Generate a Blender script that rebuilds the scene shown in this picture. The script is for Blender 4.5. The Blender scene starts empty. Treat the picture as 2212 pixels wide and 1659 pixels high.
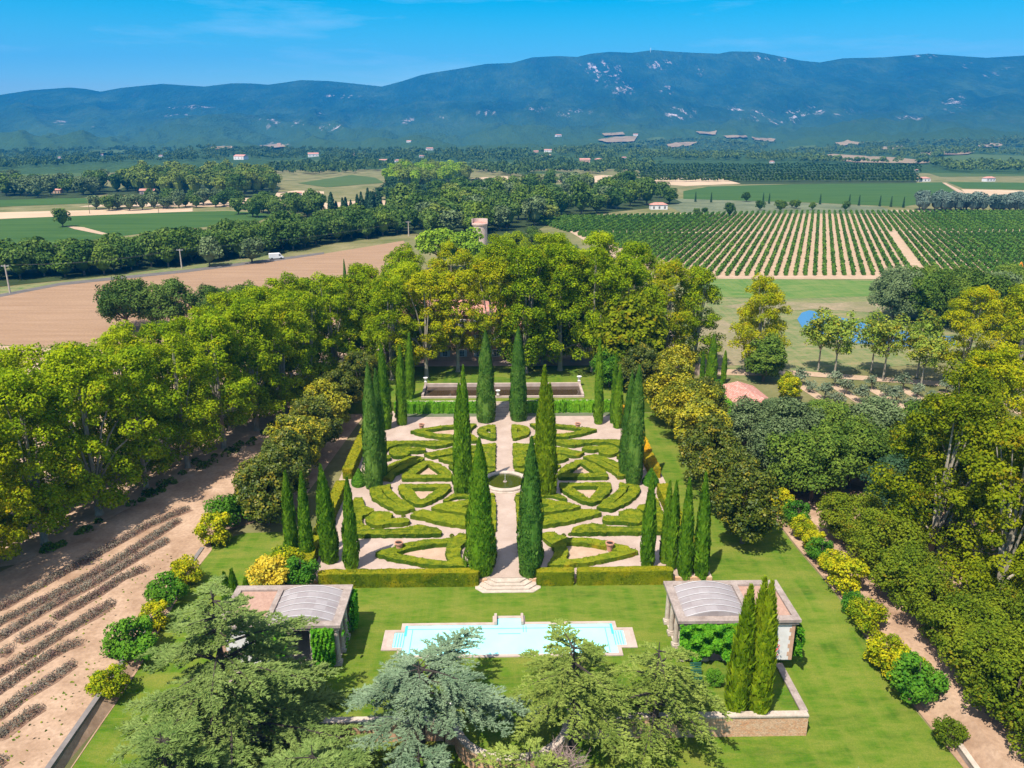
import bpy, bmesh, math, random
import numpy as np
from mathutils import Vector, Matrix, noise
from mathutils.geometry import tessellate_polygon

# ------------------------------------------------------------------ camera, sky, sun
SC = bpy.context.scene
COL = SC.collection
FPX, CX, CY = 1700.0, 1106.0, 829.5          # focal length and centre in the units of a 2212 wide picture
PITCH, YAW = math.radians(17.607), math.radians(1.156)
CAM = Vector((-1.157, -109.75, 51.0))
cd = bpy.data.cameras.new('camera'); cam = bpy.data.objects.new('camera', cd); COL.objects.link(cam)
cam.location = CAM
cam.rotation_euler = (math.pi/2 - PITCH, 0, -YAW)
cd.sensor_width = 36.0; cd.lens = 36.0*FPX/2212.0
cd.clip_start = 0.5; cd.clip_end = 30000
SC.camera = cam

SUN_EL, SUN_AZ = math.radians(60), math.radians(216)     # azimuth clockwise from +Y, the side the sun is on
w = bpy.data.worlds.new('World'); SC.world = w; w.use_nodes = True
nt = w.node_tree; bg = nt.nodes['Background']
sky = nt.nodes.new('ShaderNodeTexSky'); sky.sky_type = 'NISHITA'; sky.sun_disc = False
sky.sun_elevation = SUN_EL; sky.sun_rotation = SUN_AZ
sky.air_density = 1.0; sky.dust_density = 0.2; sky.ozone_density = 4.0; sky.altitude = 200
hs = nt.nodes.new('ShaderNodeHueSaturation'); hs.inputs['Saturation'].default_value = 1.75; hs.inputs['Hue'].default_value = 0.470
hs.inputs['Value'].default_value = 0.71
hs2 = nt.nodes.new('ShaderNodeHueSaturation'); hs2.inputs['Saturation'].default_value = 0.45; hs2.inputs['Value'].default_value = 1.25  # sky above the view, paled and brightened to light shadows neutrally
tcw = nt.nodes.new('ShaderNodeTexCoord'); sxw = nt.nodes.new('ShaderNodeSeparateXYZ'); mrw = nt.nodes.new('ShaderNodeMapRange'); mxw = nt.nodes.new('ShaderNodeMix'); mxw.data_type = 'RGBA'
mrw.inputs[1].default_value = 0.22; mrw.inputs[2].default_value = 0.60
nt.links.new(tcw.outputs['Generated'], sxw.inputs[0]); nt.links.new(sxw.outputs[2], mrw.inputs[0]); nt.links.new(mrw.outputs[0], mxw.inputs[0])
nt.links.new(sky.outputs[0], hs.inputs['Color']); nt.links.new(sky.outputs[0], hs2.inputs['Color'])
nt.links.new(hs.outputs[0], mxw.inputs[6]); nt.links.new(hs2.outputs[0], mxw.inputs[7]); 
cmp_ = nt.nodes.new('ShaderNodeMapping'); cmp_.inputs['Scale'].default_value = (1.2, 1.2, 9); cmp_.inputs['Rotation'].default_value = (0.0, 0.12, 0.0)
cn = nt.nodes.new('ShaderNodeTexNoise'); cn.inputs['Scale'].default_value = 2.6; cn.inputs['Detail'].default_value = 7; cn.inputs['Roughness'].default_value = 0.62
cr = nt.nodes.new('ShaderNodeMapRange'); cr.inputs[1].default_value = 0.53; cr.inputs[2].default_value = 0.80; cr.inputs[4].default_value = 0.30
cx_ = nt.nodes.new('ShaderNodeMix'); cx_.data_type = 'RGBA'; cx_.inputs[7].default_value = (6.5, 7.2, 8.0, 1)
nt.links.new(tcw.outputs['Generated'], cmp_.inputs[0]); nt.links.new(cmp_.outputs[0], cn.inputs['Vector']); nt.links.new(cn.outputs[0], cr.inputs[0]); nt.links.new(cr.outputs[0], cx_.inputs[0])
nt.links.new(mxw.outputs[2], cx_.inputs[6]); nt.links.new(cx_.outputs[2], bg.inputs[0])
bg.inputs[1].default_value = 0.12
sd = bpy.data.lights.new('sun', 'SUN'); sun = bpy.data.objects.new('sun', sd); COL.objects.link(sun)
sd.energy = 5.0; sd.angle = math.radians(0.6); sd.color = (1.0, 0.94, 0.82)
sv = Vector((math.sin(SUN_AZ)*math.cos(SUN_EL), math.cos(SUN_AZ)*math.cos(SUN_EL), math.sin(SUN_EL)))
sun.rotation_euler = sv.to_track_quat('Z', 'Y').to_euler()
SC.view_settings.view_transform = 'Standard'; SC.view_settings.look = 'None'
SC.view_settings.exposure = 0.75; SC.view_settings.gamma = 1
SC.render.engine = 'CYCLES'
SC.cycles.use_denoising = True
SC.cycles.max_bounces = 6; SC.cycles.diffuse_bounces = 2; SC.cycles.glossy_bounces = 2
SC.cycles.transmission_bounces = 3; SC.cycles.volume_bounces = 0; SC.cycles.transparent_max_bounces = 8

# ------------------------------------------------------------------ picture <-> ground
cp, sp = math.cos(PITCH), math.sin(PITCH); cy_, sy_ = math.cos(YAW), math.sin(YAW)
FW = Vector((sy_*cp, cy_*cp, -sp)); RT = Vector((cy_, -sy_, 0)); UP = Vector((sy_*sp, cy_*sp, cp))
def ray(px, py): return FW + RT*((px-CX)/FPX) - UP*((py-CY)/FPX)
def G(px, py, z=0.0):
    d = ray(px, py); t = (z-CAM.z)/d.z
    return (CAM.x+t*d.x, CAM.y+t*d.y)
def proj(x, y, z):
    v = Vector((x, y, z))-CAM; d = v.dot(FW)
    return CX+FPX*v.dot(RT)/d, CY-FPX*v.dot(UP)/d, d
def hgt(px, py, ty, z=0.0):
    x, y = G(px, py, z); lo, hi = 0, 80
    for _ in range(40):
        m = (lo+hi)/2
        if proj(x, y, z+m)[1] > ty: lo = m
        else: hi = m
    return x, y, lo

SKY = [(-400,215),(0,205),(65,195),(150,189),(185,192),(217,198),(260,190),(350,181),(442,187),(500,180),(540,180),(580,183),(650,173),(710,175),(760,180),(825,187),(870,175),(910,162),(935,157),(1000,147),(1050,138),(1106,136),(1150,124),(1206,121),(1246,123),(1276,116),(1316,112),(1366,114),(1411,108),(1446,111),(1496,114),(1551,116),(1581,111),(1636,112),(1681,121),(1731,131),(1771,135),(1821,126),(1906,124),(2006,116),(2046,119),(2131,125),(2212,120),(2700,135)]
RIDGE = []
for px, py in SKY:
    d = ray(px, py); RIDGE.append((math.atan2(d.x, d.y), d.z/math.hypot(d.x, d.y)))
RA = np.array([a for a, e in RIDGE]); RE = np.array([e for a, e in RIDGE])
R0, R1 = 1250.0, 6500.0
def terrain(x, y):
    dx, dy = x-CAM.x, y-CAM.y
    r = math.hypot(dx, dy)
    if r < R0: return 0.0
    az = math.atan2(dx, dy)
    H = CAM.z + R1*float(np.interp(az, RA, RE))
    s = (r-R0)/(R1-R0)
    if s < 1:
        p = 0.03*s + 0.14*s*s + 0.83*s**3.2 if s > 0 else 0
        n = noise.fractal(Vector((x*0.0012, y*0.0008, 0)), 0.9, 2.1, 5)
        n2 = abs(noise.noise(Vector((az*14, r*0.0004, 3.3))))
        fall = s*(1-s)*4*max(0, 1-0.0*s)
        env = min(1, s/0.25)*min(1, (1-s)/0.12)
        n3 = abs(noise.noise(Vector((az*38+n*1.2, r*0.0006, 7.7))))
        h = H*p + env*(n*55*(0.3+s) - n2*120*fall*s - n3*85*fall*s + 40*fall*s)
        # low wooded foothills
        if 0.08 < s < 0.7:
            b = noise.noise(Vector((x*0.0016+5, y*0.0022, 9.1)))
            h += max(0, b)*55*math.sin((s-0.08)/0.62*math.pi)
        return max(h, 0.0)
    return H*max(0.2, 1-(s-1)*1.2) + noise.noise(Vector((az*60, 0, 0)))*0
def GT(px, py):
    d = ray(px, py); hh = math.hypot(d.x, d.y); ux, uy, uz = d.x/hh, d.y/hh, d.z/hh
    r = 1000.0
    if uz < 0 and CAM.z/-uz < R0:
        t = CAM.z/-uz; return (CAM.x+ux*t, CAM.y+uy*t, 0.0)
    while r < 7000:
        x, y = CAM.x+ux*r, CAM.y+uy*r
        if CAM.z+uz*r <= terrain(x, y): return (x, y, terrain(x, y))
        r += 20
    return (x, y, terrain(x, y))

def lawn_z(x, y):          # the ground falls away round the pool terrace
    t = min(1, max(0, (-30-y)/18.0)); t = t*t*(3-2*t)
    if x < -39.2: return 0.0
    k = 1.2 + (2.0-1.2)*min(1, max(0, (x+39)/20.0))
    if x > 40: k *= max(0, 1-(x-40)/2)
    return -k*t

# ------------------------------------------------------------------ materials
def new_mat(name):
    m = bpy.data.materials.new(name); m.use_nodes = True
    n = m.node_tree; n.nodes.remove(n.nodes['Principled BSDF'])
    return m, n, n.nodes['Material Output']
def N(n, t, **kw):
    x = n.nodes.new(t)
    for k, v in kw.items(): setattr(x, k, v)
    return x
def noise_n(n, scale, detail=4, rough=0.6, obj=False, vec=None, stretch=None):
    tc = N(n, 'ShaderNodeTexCoord') if vec is None else None
    src = (tc.outputs['Object'] if obj else None) if vec is None else vec
    if src is None:
        g = N(n, 'ShaderNodeNewGeometry'); src = g.outputs['Position']
    if stretch:
        mp = N(n, 'ShaderNodeMapping'); mp.inputs['Scale'].default_value = stretch
        if len(stretch) > 3: pass
        n.links.new(src, mp.inputs[0]); src = mp.outputs[0]
    t = N(n, 'ShaderNodeTexNoise'); t.inputs['Scale'].default_value = scale
    t.inputs['Detail'].default_value = detail; t.inputs['Roughness'].default_value = rough
    n.links.new(src, t.inputs['Vector'])
    return t.outputs['Fac']
def ramp(n, fac, stops):
    r = N(n, 'ShaderNodeValToRGB'); e = r.color_ramp.elements
    e[0].position, e[0].color = stops[0][0], (*stops[0][1], 1)
    e[1].position, e[1].color = stops[-1][0], (*stops[-1][1], 1)
    for p, c in stops[1:-1]:
        k = e.new(p); k.color = (*c, 1)
    n.links.new(fac, r.inputs[0]); return r.outputs[0]
def mixc(n, fac, a, b, mode='MIX'):
    m = N(n, 'ShaderNodeMix', data_type='RGBA', blend_type=mode)
    for s, v in ((0, fac), (6, a), (7, b)):
        if hasattr(v, 'is_output') or isinstance(v, bpy.types.NodeSocket): n.links.new(v, m.inputs[s])
        else: m.inputs[s].default_value = v if s == 0 else (*v, 1)
    return m.outputs[2]
def maprange(n, v, a, b, c=0, d=1):
    m = N(n, 'ShaderNodeMapRange'); n.links.new(v, m.inputs[0])
    for i, q in enumerate((a, b, c, d)): m.inputs[i+1].default_value = q
    return m.outputs[0]
def finish(n, out, color, rough=0.85, spec=0.2, bump=None, bdist=0.05, bstr=0.5, trans=None, tfac=0.3):
    p = N(n, 'ShaderNodeBsdfPrincipled'); p.inputs['Roughness'].default_value = rough
    p.inputs['Specular IOR Level'].default_value = spec
    if isinstance(color, tuple): p.inputs['Base Color'].default_value = (*color, 1)
    else: n.links.new(color, p.inputs['Base Color'])
    if bump is not None:
        b = N(n, 'ShaderNodeBump'); b.inputs['Strength'].default_value = bstr; b.inputs['Distance'].default_value = bdist
        n.links.new(bump, b.inputs['Height']); n.links.new(b.outputs[0], p.inputs['Normal'])
    if tfac and trans:
        t = N(n, 'ShaderNodeBsdfTranslucent')
        n.links.new(color, t.inputs[0]) if not isinstance(color, tuple) else None
        mx = N(n, 'ShaderNodeMixShader'); mx.inputs[0].default_value = tfac
        n.links.new(p.outputs[0], mx.inputs[1]); n.links.new(t.outputs[0], mx.inputs[2])
        n.links.new(mx.outputs[0], out.inputs[0])
    else: n.links.new(p.outputs[0], out.inputs[0])

def leaf_mat(name, dark, mid, light, accent=None, afac=0.0, tf=0.28, nscale=0.35, rough=0.7, spec=0.06, topc=None, gain=1.22):
    m, n, o = new_mat(name); dark, mid, light = [tuple(min(.6, x*gain) for x in q) for q in (dark, mid, light)]
    f = noise_n(n, nscale, 3)
    g = N(n, 'ShaderNodeNewGeometry'); oi = N(n, 'ShaderNodeObjectInfo')
    a = N(n, 'ShaderNodeMath', operation='MULTIPLY_ADD'); n.links.new(g.outputs['Random Per Island'], a.inputs[0]); a.inputs[1].default_value = 0.34
    n.links.new(f, a.inputs[2])
    b = N(n, 'ShaderNodeMath', operation='MULTIPLY_ADD'); n.links.new(oi.outputs['Random'], b.inputs[0]); b.inputs[1].default_value = 0.22
    n.links.new(a.outputs[0], b.inputs[2])
    c = ramp(n, b.outputs[0], [(0.45, dark), (0.72, mid), (1.0, light)])
    if accent:
        f2 = noise_n(n, nscale*0.9, 2, 0.5, stretch=(1, 1, 1.3))
        s = N(n, 'ShaderNodeMath', operation='MULTIPLY_ADD'); n.links.new(g.outputs['Random Per Island'], s.inputs[0]); s.inputs[1].default_value = 0.3
        n.links.new(f2, s.inputs[2])
        k = maprange(n, s.outputs[0], 0.85-afac, 1.0-afac*0.6)
        c = mixc(n, k, c, accent)
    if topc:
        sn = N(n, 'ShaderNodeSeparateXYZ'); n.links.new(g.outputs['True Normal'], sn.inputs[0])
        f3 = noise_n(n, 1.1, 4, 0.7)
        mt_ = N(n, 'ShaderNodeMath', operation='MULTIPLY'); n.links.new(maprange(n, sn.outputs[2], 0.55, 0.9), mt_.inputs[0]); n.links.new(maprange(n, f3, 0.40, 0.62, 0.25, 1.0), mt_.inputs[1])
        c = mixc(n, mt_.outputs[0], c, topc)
    finish(n, o, c, rough, spec, trans=True, tfac=tf)
    return m
def simple(name, c1, c2, scale=1.0, rough=0.9, spec=0.2, bump=0.3, bdist=0.03, c3=None, detail=6, stretch=None, fine=None):
    m, n, o = new_mat(name)
    f = noise_n(n, scale, detail, stretch=stretch)
    c = ramp(n, f, [(0.3, c1), (0.5, c2 if c3 else tuple((a+b)/2 for a, b in zip(c1, c2))), (0.7, c3 or c2)])
    if fine:
        f2 = noise_n(n, fine, 3); c = mixc(n, maprange(n, f2, 0.35, 0.65, 0.0, 0.35), c, tuple(x*0.6 for x in c1))
    finish(n, o, c, rough, spec, f if bump else None, bdist, bump)
    return m

M = {}
def lawn_mat(name, dark, mid, straw, straw_amt=0.6):
    m, n, o = new_mat(name)
    f = noise_n(n, 0.16, 6, 0.68, stretch=(0.7, 2.0, 1)); f2 = noise_n(n, 0.9, 4, 0.7, stretch=(0.5, 2.0, 1)); f3 = noise_n(n, 9, 2)
    c = ramp(n, f, [(0.36, dark), (0.48, mid), (0.66, straw)])
    c = mixc(n, maprange(n, f2, 0.42, 0.70, 0, straw_amt*0.8), c, straw)
    f4 = noise_n(n, 0.5, 3, 0.6, stretch=(1.6, 0.10, 1)); c = mixc(n, maprange(n, f4, 0.42, 0.66, 0, 0.45), c, straw)
    c = mixc(n, maprange(n, f3, 0.3, 0.7, 0, 0.5), c, dark)
    finish(n, o, c, 0.9, 0.1, f3, 0.05, 0.4)
    return m
M['lawn'] = lawn_mat('lawn', (0.038,0.095,0.005), (0.08,0.155,0.008), (0.20,0.20,0.035), 0.8)
M['lawn_bright'] = lawn_mat('lawn_bright', (0.055,0.13,0.022), (0.085,0.165,0.035), (0.20,0.21,0.07), 0.4)
M['meadow'] = lawn_mat('meadow', (0.07,0.125,0.035), (0.11,0.16,0.05), (0.30,0.22,0.12), 0.9)
M['gravel'] = simple('gravel', (0.36,0.265,0.215), (0.50,0.385,0.325), 0.35, 0.95, 0.1, 0.25, 0.02, fine=14)
M['bed'] = simple('bed_gravel', (0.40,0.27,0.185), (0.50,0.36,0.26), 1.0, 0.95, 0.1, 0.25, 0.02, fine=10)
M['soil'] = simple('dry_soil', (0.27,0.165,0.105), (0.40,0.265,0.18), 0.22, 1, 0.05, 0.4, 0.06, c3=(0.50,0.345,0.245), fine=2.5)
M['plough'] = simple('ploughed_soil', (0.27,0.165,0.10), (0.35,0.225,0.145), 0.22, 1, 0.05, 0.5, 0.1, fine=1.6, stretch=(0.16,1.6,1))
M['pale_soil'] = simple('pale_soil', (0.40,0.26,0.18), (0.52,0.37,0.27), 0.06, 1, 0.05, 0.3, 0.1, fine=1)
M['far_field'] = simple('stubble', (0.40,0.28,0.18), (0.52,0.38,0.26), 0.02, 1, 0.05, 0, 0.1)
M['hill_tan'] = simple('hill_stubble', (0.20,0.15,0.09), (0.34,0.245,0.165), 0.02, 1, 0.05, 0, 0.1, fine=0.08)
M['far_green'] = simple('crop', (0.05,0.085,0.025), (0.08,0.115,0.035), 0.03, 1, 0.05, 0, 0.1, stretch=(0.4,3,1))
M['far_vine'] = simple('vine_field', (0.032,0.075,0.018), (0.06,0.11,0.025), 0.05, 1, 0.05, 0, 0.1, stretch=(0.3,2.4,1))
M['scrub'] = simple('scrub', (0.09,0.11,0.06), (0.19,0.20,0.12), 0.05, 1, 0.05, 0.3, 0.3, fine=0.5)
M['dry_grass'] = simple('dry_grass', (0.10,0.115,0.035), (0.26,0.215,0.11), 0.05, 1, 0.05, 0.3, 0.1, fine=0.8)
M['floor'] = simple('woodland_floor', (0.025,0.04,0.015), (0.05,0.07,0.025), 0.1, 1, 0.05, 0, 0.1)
M['mulch'] = simple('brown_debris', (0.13,0.07,0.05), (0.27,0.17,0.115), 2.5, 1, 0.05, 0.4, 0.03)
M['bare'] = simple('bare_meadow', (0.15,0.155,0.07), (0.34,0.25,0.17), 0.09, 1, 0.05, 0.3, 0.05, fine=1.0)
M['asphalt'] = simple('asphalt', (0.10,0.09,0.085), (0.15,0.13,0.12), 0.4, 0.9, 0.2, 0, 0.1)
M['track'] = simple('track', (0.38,0.26,0.17), (0.50,0.36,0.255), 0.3, 1, 0.1, 0.2, 0.03, fine=3)
M['stone'] = simple('pale_stone', (0.40,0.32,0.26), (0.58,0.49,0.41), 1.3, 0.85, 0.2, 0.3, 0.03, fine=6)
M['stone_grey'] = simple('weathered_stone', (0.24,0.185,0.16), (0.42,0.34,0.30), 1.1, 0.9, 0.2, 0.3, 0.03, fine=5)
M['tower'] = simple('tower_render', (0.50,0.36,0.29), (0.66,0.50,0.42), 0.5, 0.9)
M['coping'] = simple('coping', (0.36,0.27,0.23), (0.48,0.38,0.33), 0.9, 0.8, 0.2, 0.2, 0.02)
M['pink_pave'] = simple('pink_paving', (0.50,0.30,0.26), (0.58,0.38,0.33), 2, 0.8)
M['plaster'] = simple('white_plaster', (0.62,0.58,0.56), (0.74,0.71,0.69), 1.2, 0.9)
M['ochre'] = simple('ochre_render', (0.52,0.30,0.20), (0.64,0.41,0.29), 0.5, 0.9, fine=3)
M['darkwall'] = simple('shade_tinted_stone', (0.14,0.125,0.12), (0.22,0.19,0.18), 1.2, 0.95)  # stone colour darkened to carry the shade on the wall face
M['gravel_roof'] = simple('roof_gravel', (0.34,0.20,0.15), (0.46,0.29,0.22), 3.0, 0.95, fine=20)
M['terracotta'] = simple('terracotta', (0.48,0.22,0.14), (0.60,0.33,0.23), 3.0, 0.8)
M['white'] = simple('white_paint', (0.70,0.70,0.70), (0.80,0.80,0.79), 3, 0.6)
M['dark'] = simple('dark_soil', (0.02,0.015,0.012), (0.035,0.025,0.02), 3, 0.9)
M['bark'] = simple('bark', (0.10,0.075,0.05), (0.19,0.15,0.11), 2.0, 0.95, stretch=(1,1,0.3))
M['plane_bark'] = simple('plane_bark', (0.20,0.165,0.12), (0.42,0.37,0.29), 1.5, 0.9, stretch=(1,1,0.5))
M['cedar_bark'] = simple('cedar_bark', (0.035,0.028,0.022), (0.075,0.06,0.05), 2.0, 0.95)
M['dead'] = simple('dead_twigs', (0.17,0.12,0.11), (0.26,0.19,0.17), 2, 0.95)
M['metal'] = simple('galvanised', (0.35,0.34,0.33), (0.45,0.44,0.43), 2, 0.6)
M['green_paint'] = simple('green_paint', (0.015,0.07,0.045), (0.025,0.10,0.06), 2, 0.6)
M['orange'] = simple('orange_paint', (0.75,0.24,0.02), (0.82,0.30,0.03), 2, 0.5)
M['rubber'] = simple('rubber', (0.02,0.02,0.02), (0.035,0.035,0.035), 2, 0.8)
M['glass_dark'] = simple('window_glass', (0.03,0.04,0.05), (0.05,0.06,0.08), 1, 0.15, 0.5, 0)
M['cloth_blue'] = simple('pale_shutter', (0.45,0.50,0.55), (0.55,0.60,0.64), 2, 0.8)

def brick_mat(name, c1, c2, mortar, sc, bw=0.5, bh=0.22):
    m, n, o = new_mat(name)
    g = N(n, 'ShaderNodeNewGeometry'); sx = N(n, 'ShaderNodeSeparateXYZ'); n.links.new(g.outputs['Position'], sx.inputs[0])
    ad = N(n, 'ShaderNodeMath', operation='ADD'); n.links.new(sx.outputs[0], ad.inputs[0]); n.links.new(sx.outputs[1], ad.inputs[1])
    cb = N(n, 'ShaderNodeCombineXYZ'); n.links.new(ad.outputs[0], cb.inputs[0]); n.links.new(sx.outputs[2], cb.inputs[1])
    nz = N(n, 'ShaderNodeTexNoise'); nz.inputs['Scale'].default_value = 1.3; n.links.new(g.outputs['Position'], nz.inputs['Vector'])
    vm = N(n, 'ShaderNodeMix', data_type='VECTOR'); vm.inputs[0].default_value = 0.28
    n.links.new(cb.outputs[0], vm.inputs[4]); n.links.new(nz.outputs['Color'], vm.inputs[5])
    b = N(n, 'ShaderNodeTexBrick'); b.inputs['Scale'].default_value = sc
    b.inputs['Color1'].default_value = (*c1, 1); b.inputs['Color2'].default_value = (*c2, 1); b.inputs['Mortar'].default_value = (*mortar, 1)
    b.inputs['Brick Width'].default_value = bw; b.inputs['Row Height'].default_value = bh; b.inputs['Mortar Size'].default_value = 0.02
    n.links.new(vm.outputs[1], b.inputs['Vector'])
    f = noise_n(n, 0.7, 5); f2 = noise_n(n, 5, 3)
    c = mixc(n, maprange(n, f, 0.35, 0.7, 0, 0.6), b.outputs['Color'], (0.58,0.36,0.23))
    c = mixc(n, maprange(n, f2, 0.45, 0.75, 0, 0.6), c, (0.20,0.13,0.09))
    finish(n, o, c, 0.95, 0.1, b.outputs['Fac'], 0.04, -0.6)
    return m
M['rubble'] = brick_mat('rubble_stone', (0.62,0.30,0.15), (0.66,0.46,0.31), (0.30,0.19,0.12), 2.3, 0.5, 0.24)
def tile_mat(name, c1, c2):
    m, n, o = new_mat(name)
    tc = N(n, 'ShaderNodeTexCoord')
    wv = N(n, 'ShaderNodeTexWave'); wv.inputs['Scale'].default_value = 1.2; wv.inputs['Distortion'].default_value = 1.5; wv.inputs['Detail'].default_value = 2
    n.links.new(tc.outputs['Object'], wv.inputs['Vector'])
    f = noise_n(n, 2.2, 4)
    c = ramp(n, f, [(0.3, c1), (0.5, c2), (0.72, (0.62,0.42,0.36))])
    c = mixc(n, maprange(n, wv.outputs['Fac'], 0.0, 0.5, 0.45, 0.0), c, tuple(x*0.45 for x in c1))
    finish(n, o, c, 0.9, 0.1, wv.outputs['Fac'], 0.05, 0.6)
    return m
M['tile'] = tile_mat('roof_tile', (0.40,0.15,0.11), (0.52,0.24,0.19))
def water_mat(name, tint, gl=0.06, rough=0.04, wave=6, bstr=0.15):
    m, n, o = new_mat(name)
    t = N(n, 'ShaderNodeBsdfTransparent'); t.inputs[0].default_value = (*tint, 1)
    g = N(n, 'ShaderNodeBsdfGlossy'); g.inputs['Roughness'].default_value = rough
    f = noise_n(n, wave, 2, 0.4); b = N(n, 'ShaderNodeBump'); b.inputs['Strength'].default_value = bstr; b.inputs['Distance'].default_value = 0.02
    n.links.new(f, b.inputs['Height']); n.links.new(b.outputs[0], g.inputs['Normal'])
    fr = N(n, 'ShaderNodeFresnel'); fr.inputs[0].default_value = 1.33; n.links.new(b.outputs[0], fr.inputs[1])
    mx = N(n, 'ShaderNodeMixShader'); n.links.new(fr.outputs[0], mx.inputs[0])
    n.links.new(t.outputs[0], mx.inputs[1]); n.links.new(g.outputs[0], mx.inputs[2]); n.links.new(mx.outputs[0], o.inputs[0])
    return m
def opaque_water(name, col, rough=0.05, wave=3):
    m, n, o = new_mat(name); f = noise_n(n, wave, 2, 0.4)
    finish(n, o, col, rough, 0.5, f, 0.02, 0.12); return m
M['pool_water'] = water_mat('pool_water', (0.80,0.985,0.99))
M['pool_floor'] = simple('pool_plaster', (0.48,0.78,0.80), (0.55,0.83,0.85), 0.4, 0.7, 0.2, 0)
M['pool_tile'] = simple('pool_tile', (0.10,0.55,0.55), (0.16,0.62,0.62), 4, 0.4)
M['green_water'] = opaque_water('green_water', (0.045,0.055,0.006))
M['brown_water'] = opaque_water('brown_water', (0.05,0.032,0.018))
M['pond_water'] = opaque_water('pond_water', (0.075,0.17,0.30), 0.15, 1)

M['plane'] = leaf_mat('plane_leaves', (0.05,0.11,0.002), (0.16,0.24,0.003), (0.32,0.37,0.005), (0.38,0.35,0.005), 0.08, tf=0.38)
M['plane_y'] = leaf_mat('plane_leaves_yellowing', (0.08,0.13,0.002), (0.22,0.265,0.003), (0.38,0.36,0.005), (0.48,0.36,0.005), 0.12, tf=0.38)
M['plane_d'] = leaf_mat('plane_leaves_olive', (0.04,0.075,0.002), (0.115,0.15,0.003), (0.21,0.23,0.005), (0.26,0.20,0.005), 0.08, tf=0.3)
M['magnolia'] = leaf_mat('magnolia_leaves', (0.02,0.045,0.004), (0.065,0.10,0.006), (0.15,0.17,0.010), (0.27,0.21,0.010), 0.10, tf=0.15, rough=0.5, spec=0.25, gain=0.85, nscale=0.5)
M['magnolia_y'] = leaf_mat('magnolia_leaves_bronze', (0.035,0.06,0.004), (0.13,0.15,0.006), (0.31,0.28,0.008), (0.48,0.38,0.010), 0.22, tf=0.18, rough=0.5, spec=0.25, nscale=0.35)
M['cypress'] = leaf_mat('cypress_foliage', (0.035,0.095,0.004), (0.085,0.185,0.008), (0.155,0.26,0.012), None, tf=0.2, nscale=0.6)
M['cypress_y'] = leaf_mat('cypress_foliage_yellow', (0.085,0.15,0.004), (0.16,0.245,0.006), (0.26,0.32,0.010), None, tf=0.25, nscale=0.6)
M['cypress_d'] = leaf_mat('cypress_foliage_clipped', (0.03,0.08,0.010), (0.06,0.14,0.016), (0.11,0.19,0.028), None, tf=0.15, nscale=0.8)
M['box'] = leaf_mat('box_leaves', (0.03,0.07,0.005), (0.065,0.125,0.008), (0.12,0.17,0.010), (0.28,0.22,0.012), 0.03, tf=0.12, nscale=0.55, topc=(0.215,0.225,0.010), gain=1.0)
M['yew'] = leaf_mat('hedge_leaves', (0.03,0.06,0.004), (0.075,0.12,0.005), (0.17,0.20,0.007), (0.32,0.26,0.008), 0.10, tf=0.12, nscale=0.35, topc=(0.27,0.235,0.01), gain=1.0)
M['yew_o'] = leaf_mat('hedge_leaves_bronze', (0.09,0.10,0.006), (0.25,0.20,0.008), (0.42,0.27,0.010), (0.52,0.26,0.010), 0.3, tf=0.12, nscale=0.35)
M['ivy'] = leaf_mat('ivy_leaves', (0.05,0.14,0.006), (0.09,0.24,0.010), (0.17,0.34,0.014), None, tf=0.25, nscale=0.8)
M['vine'] = leaf_mat('creeper_leaves', (0.025,0.11,0.006), (0.055,0.21,0.010), (0.12,0.30,0.014), None, tf=0.3, nscale=0.9)
M['cedar'] = leaf_mat('cedar_needles', (0.05,0.095,0.020), (0.115,0.175,0.040), (0.20,0.265,0.07), None, tf=0.12, gain=1.0, nscale=0.5)
M['cedar_blue'] = leaf_mat('blue_cedar_needles', (0.065,0.115,0.058), (0.135,0.20,0.108), (0.225,0.30,0.175), None, tf=0.08, gain=0.95, nscale=0.5)
M['cedar_y'] = leaf_mat('pale_cedar_needles', (0.065,0.11,0.018), (0.145,0.20,0.034), (0.25,0.30,0.06), None, tf=0.12, gain=1.0, nscale=0.5)
M['oak'] = leaf_mat('oak_leaves', (0.026,0.06,0.008), (0.065,0.115,0.014), (0.13,0.18,0.022), None, tf=0.18, nscale=0.3)
M['holm'] = leaf_mat('holm_oak_leaves', (0.04,0.065,0.024), (0.08,0.115,0.042), (0.14,0.18,0.075), None, tf=0.1, nscale=0.3)
M['belt'] = leaf_mat('woodland_leaves', (0.022,0.055,0.010), (0.052,0.10,0.016), (0.11,0.16,0.028), None, tf=0.18, nscale=0.06)
M['farwood'] = leaf_mat('distant_wood_leaves', (0.03,0.06,0.014), (0.06,0.10,0.022), (0.11,0.15,0.035), None, tf=0.1, nscale=0.02)
M['pine'] = leaf_mat('pine_needles', (0.05,0.085,0.015), (0.11,0.15,0.025), (0.17,0.20,0.035), None, tf=0.1, nscale=0.1)
M['bright_pine'] = leaf_mat('bright_pine_needles', (0.09,0.17,0.012), (0.16,0.26,0.016), (0.25,0.33,0.02), None, tf=0.2, nscale=0.3)
M['darkcon'] = leaf_mat('dark_conifer_needles', (0.012,0.035,0.016), (0.022,0.055,0.024), (0.04,0.075,0.032), None, tf=0.05, nscale=0.1)
M['bluecon'] = leaf_mat('blue_conifer_needles', (0.05,0.085,0.065), (0.09,0.13,0.10), (0.14,0.18,0.14), None, tf=0.05, nscale=0.1)
M['shrub_g'] = leaf_mat('laurel_leaves', (0.022,0.085,0.008), (0.05,0.15,0.010), (0.10,0.21,0.014), None, tf=0.25, nscale=0.7)
M['shrub_y'] = leaf_mat('golden_leaves', (0.05,0.11,0.004), (0.17,0.22,0.006), (0.44,0.38,0.008), None, tf=0.25, nscale=0.7)
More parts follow.
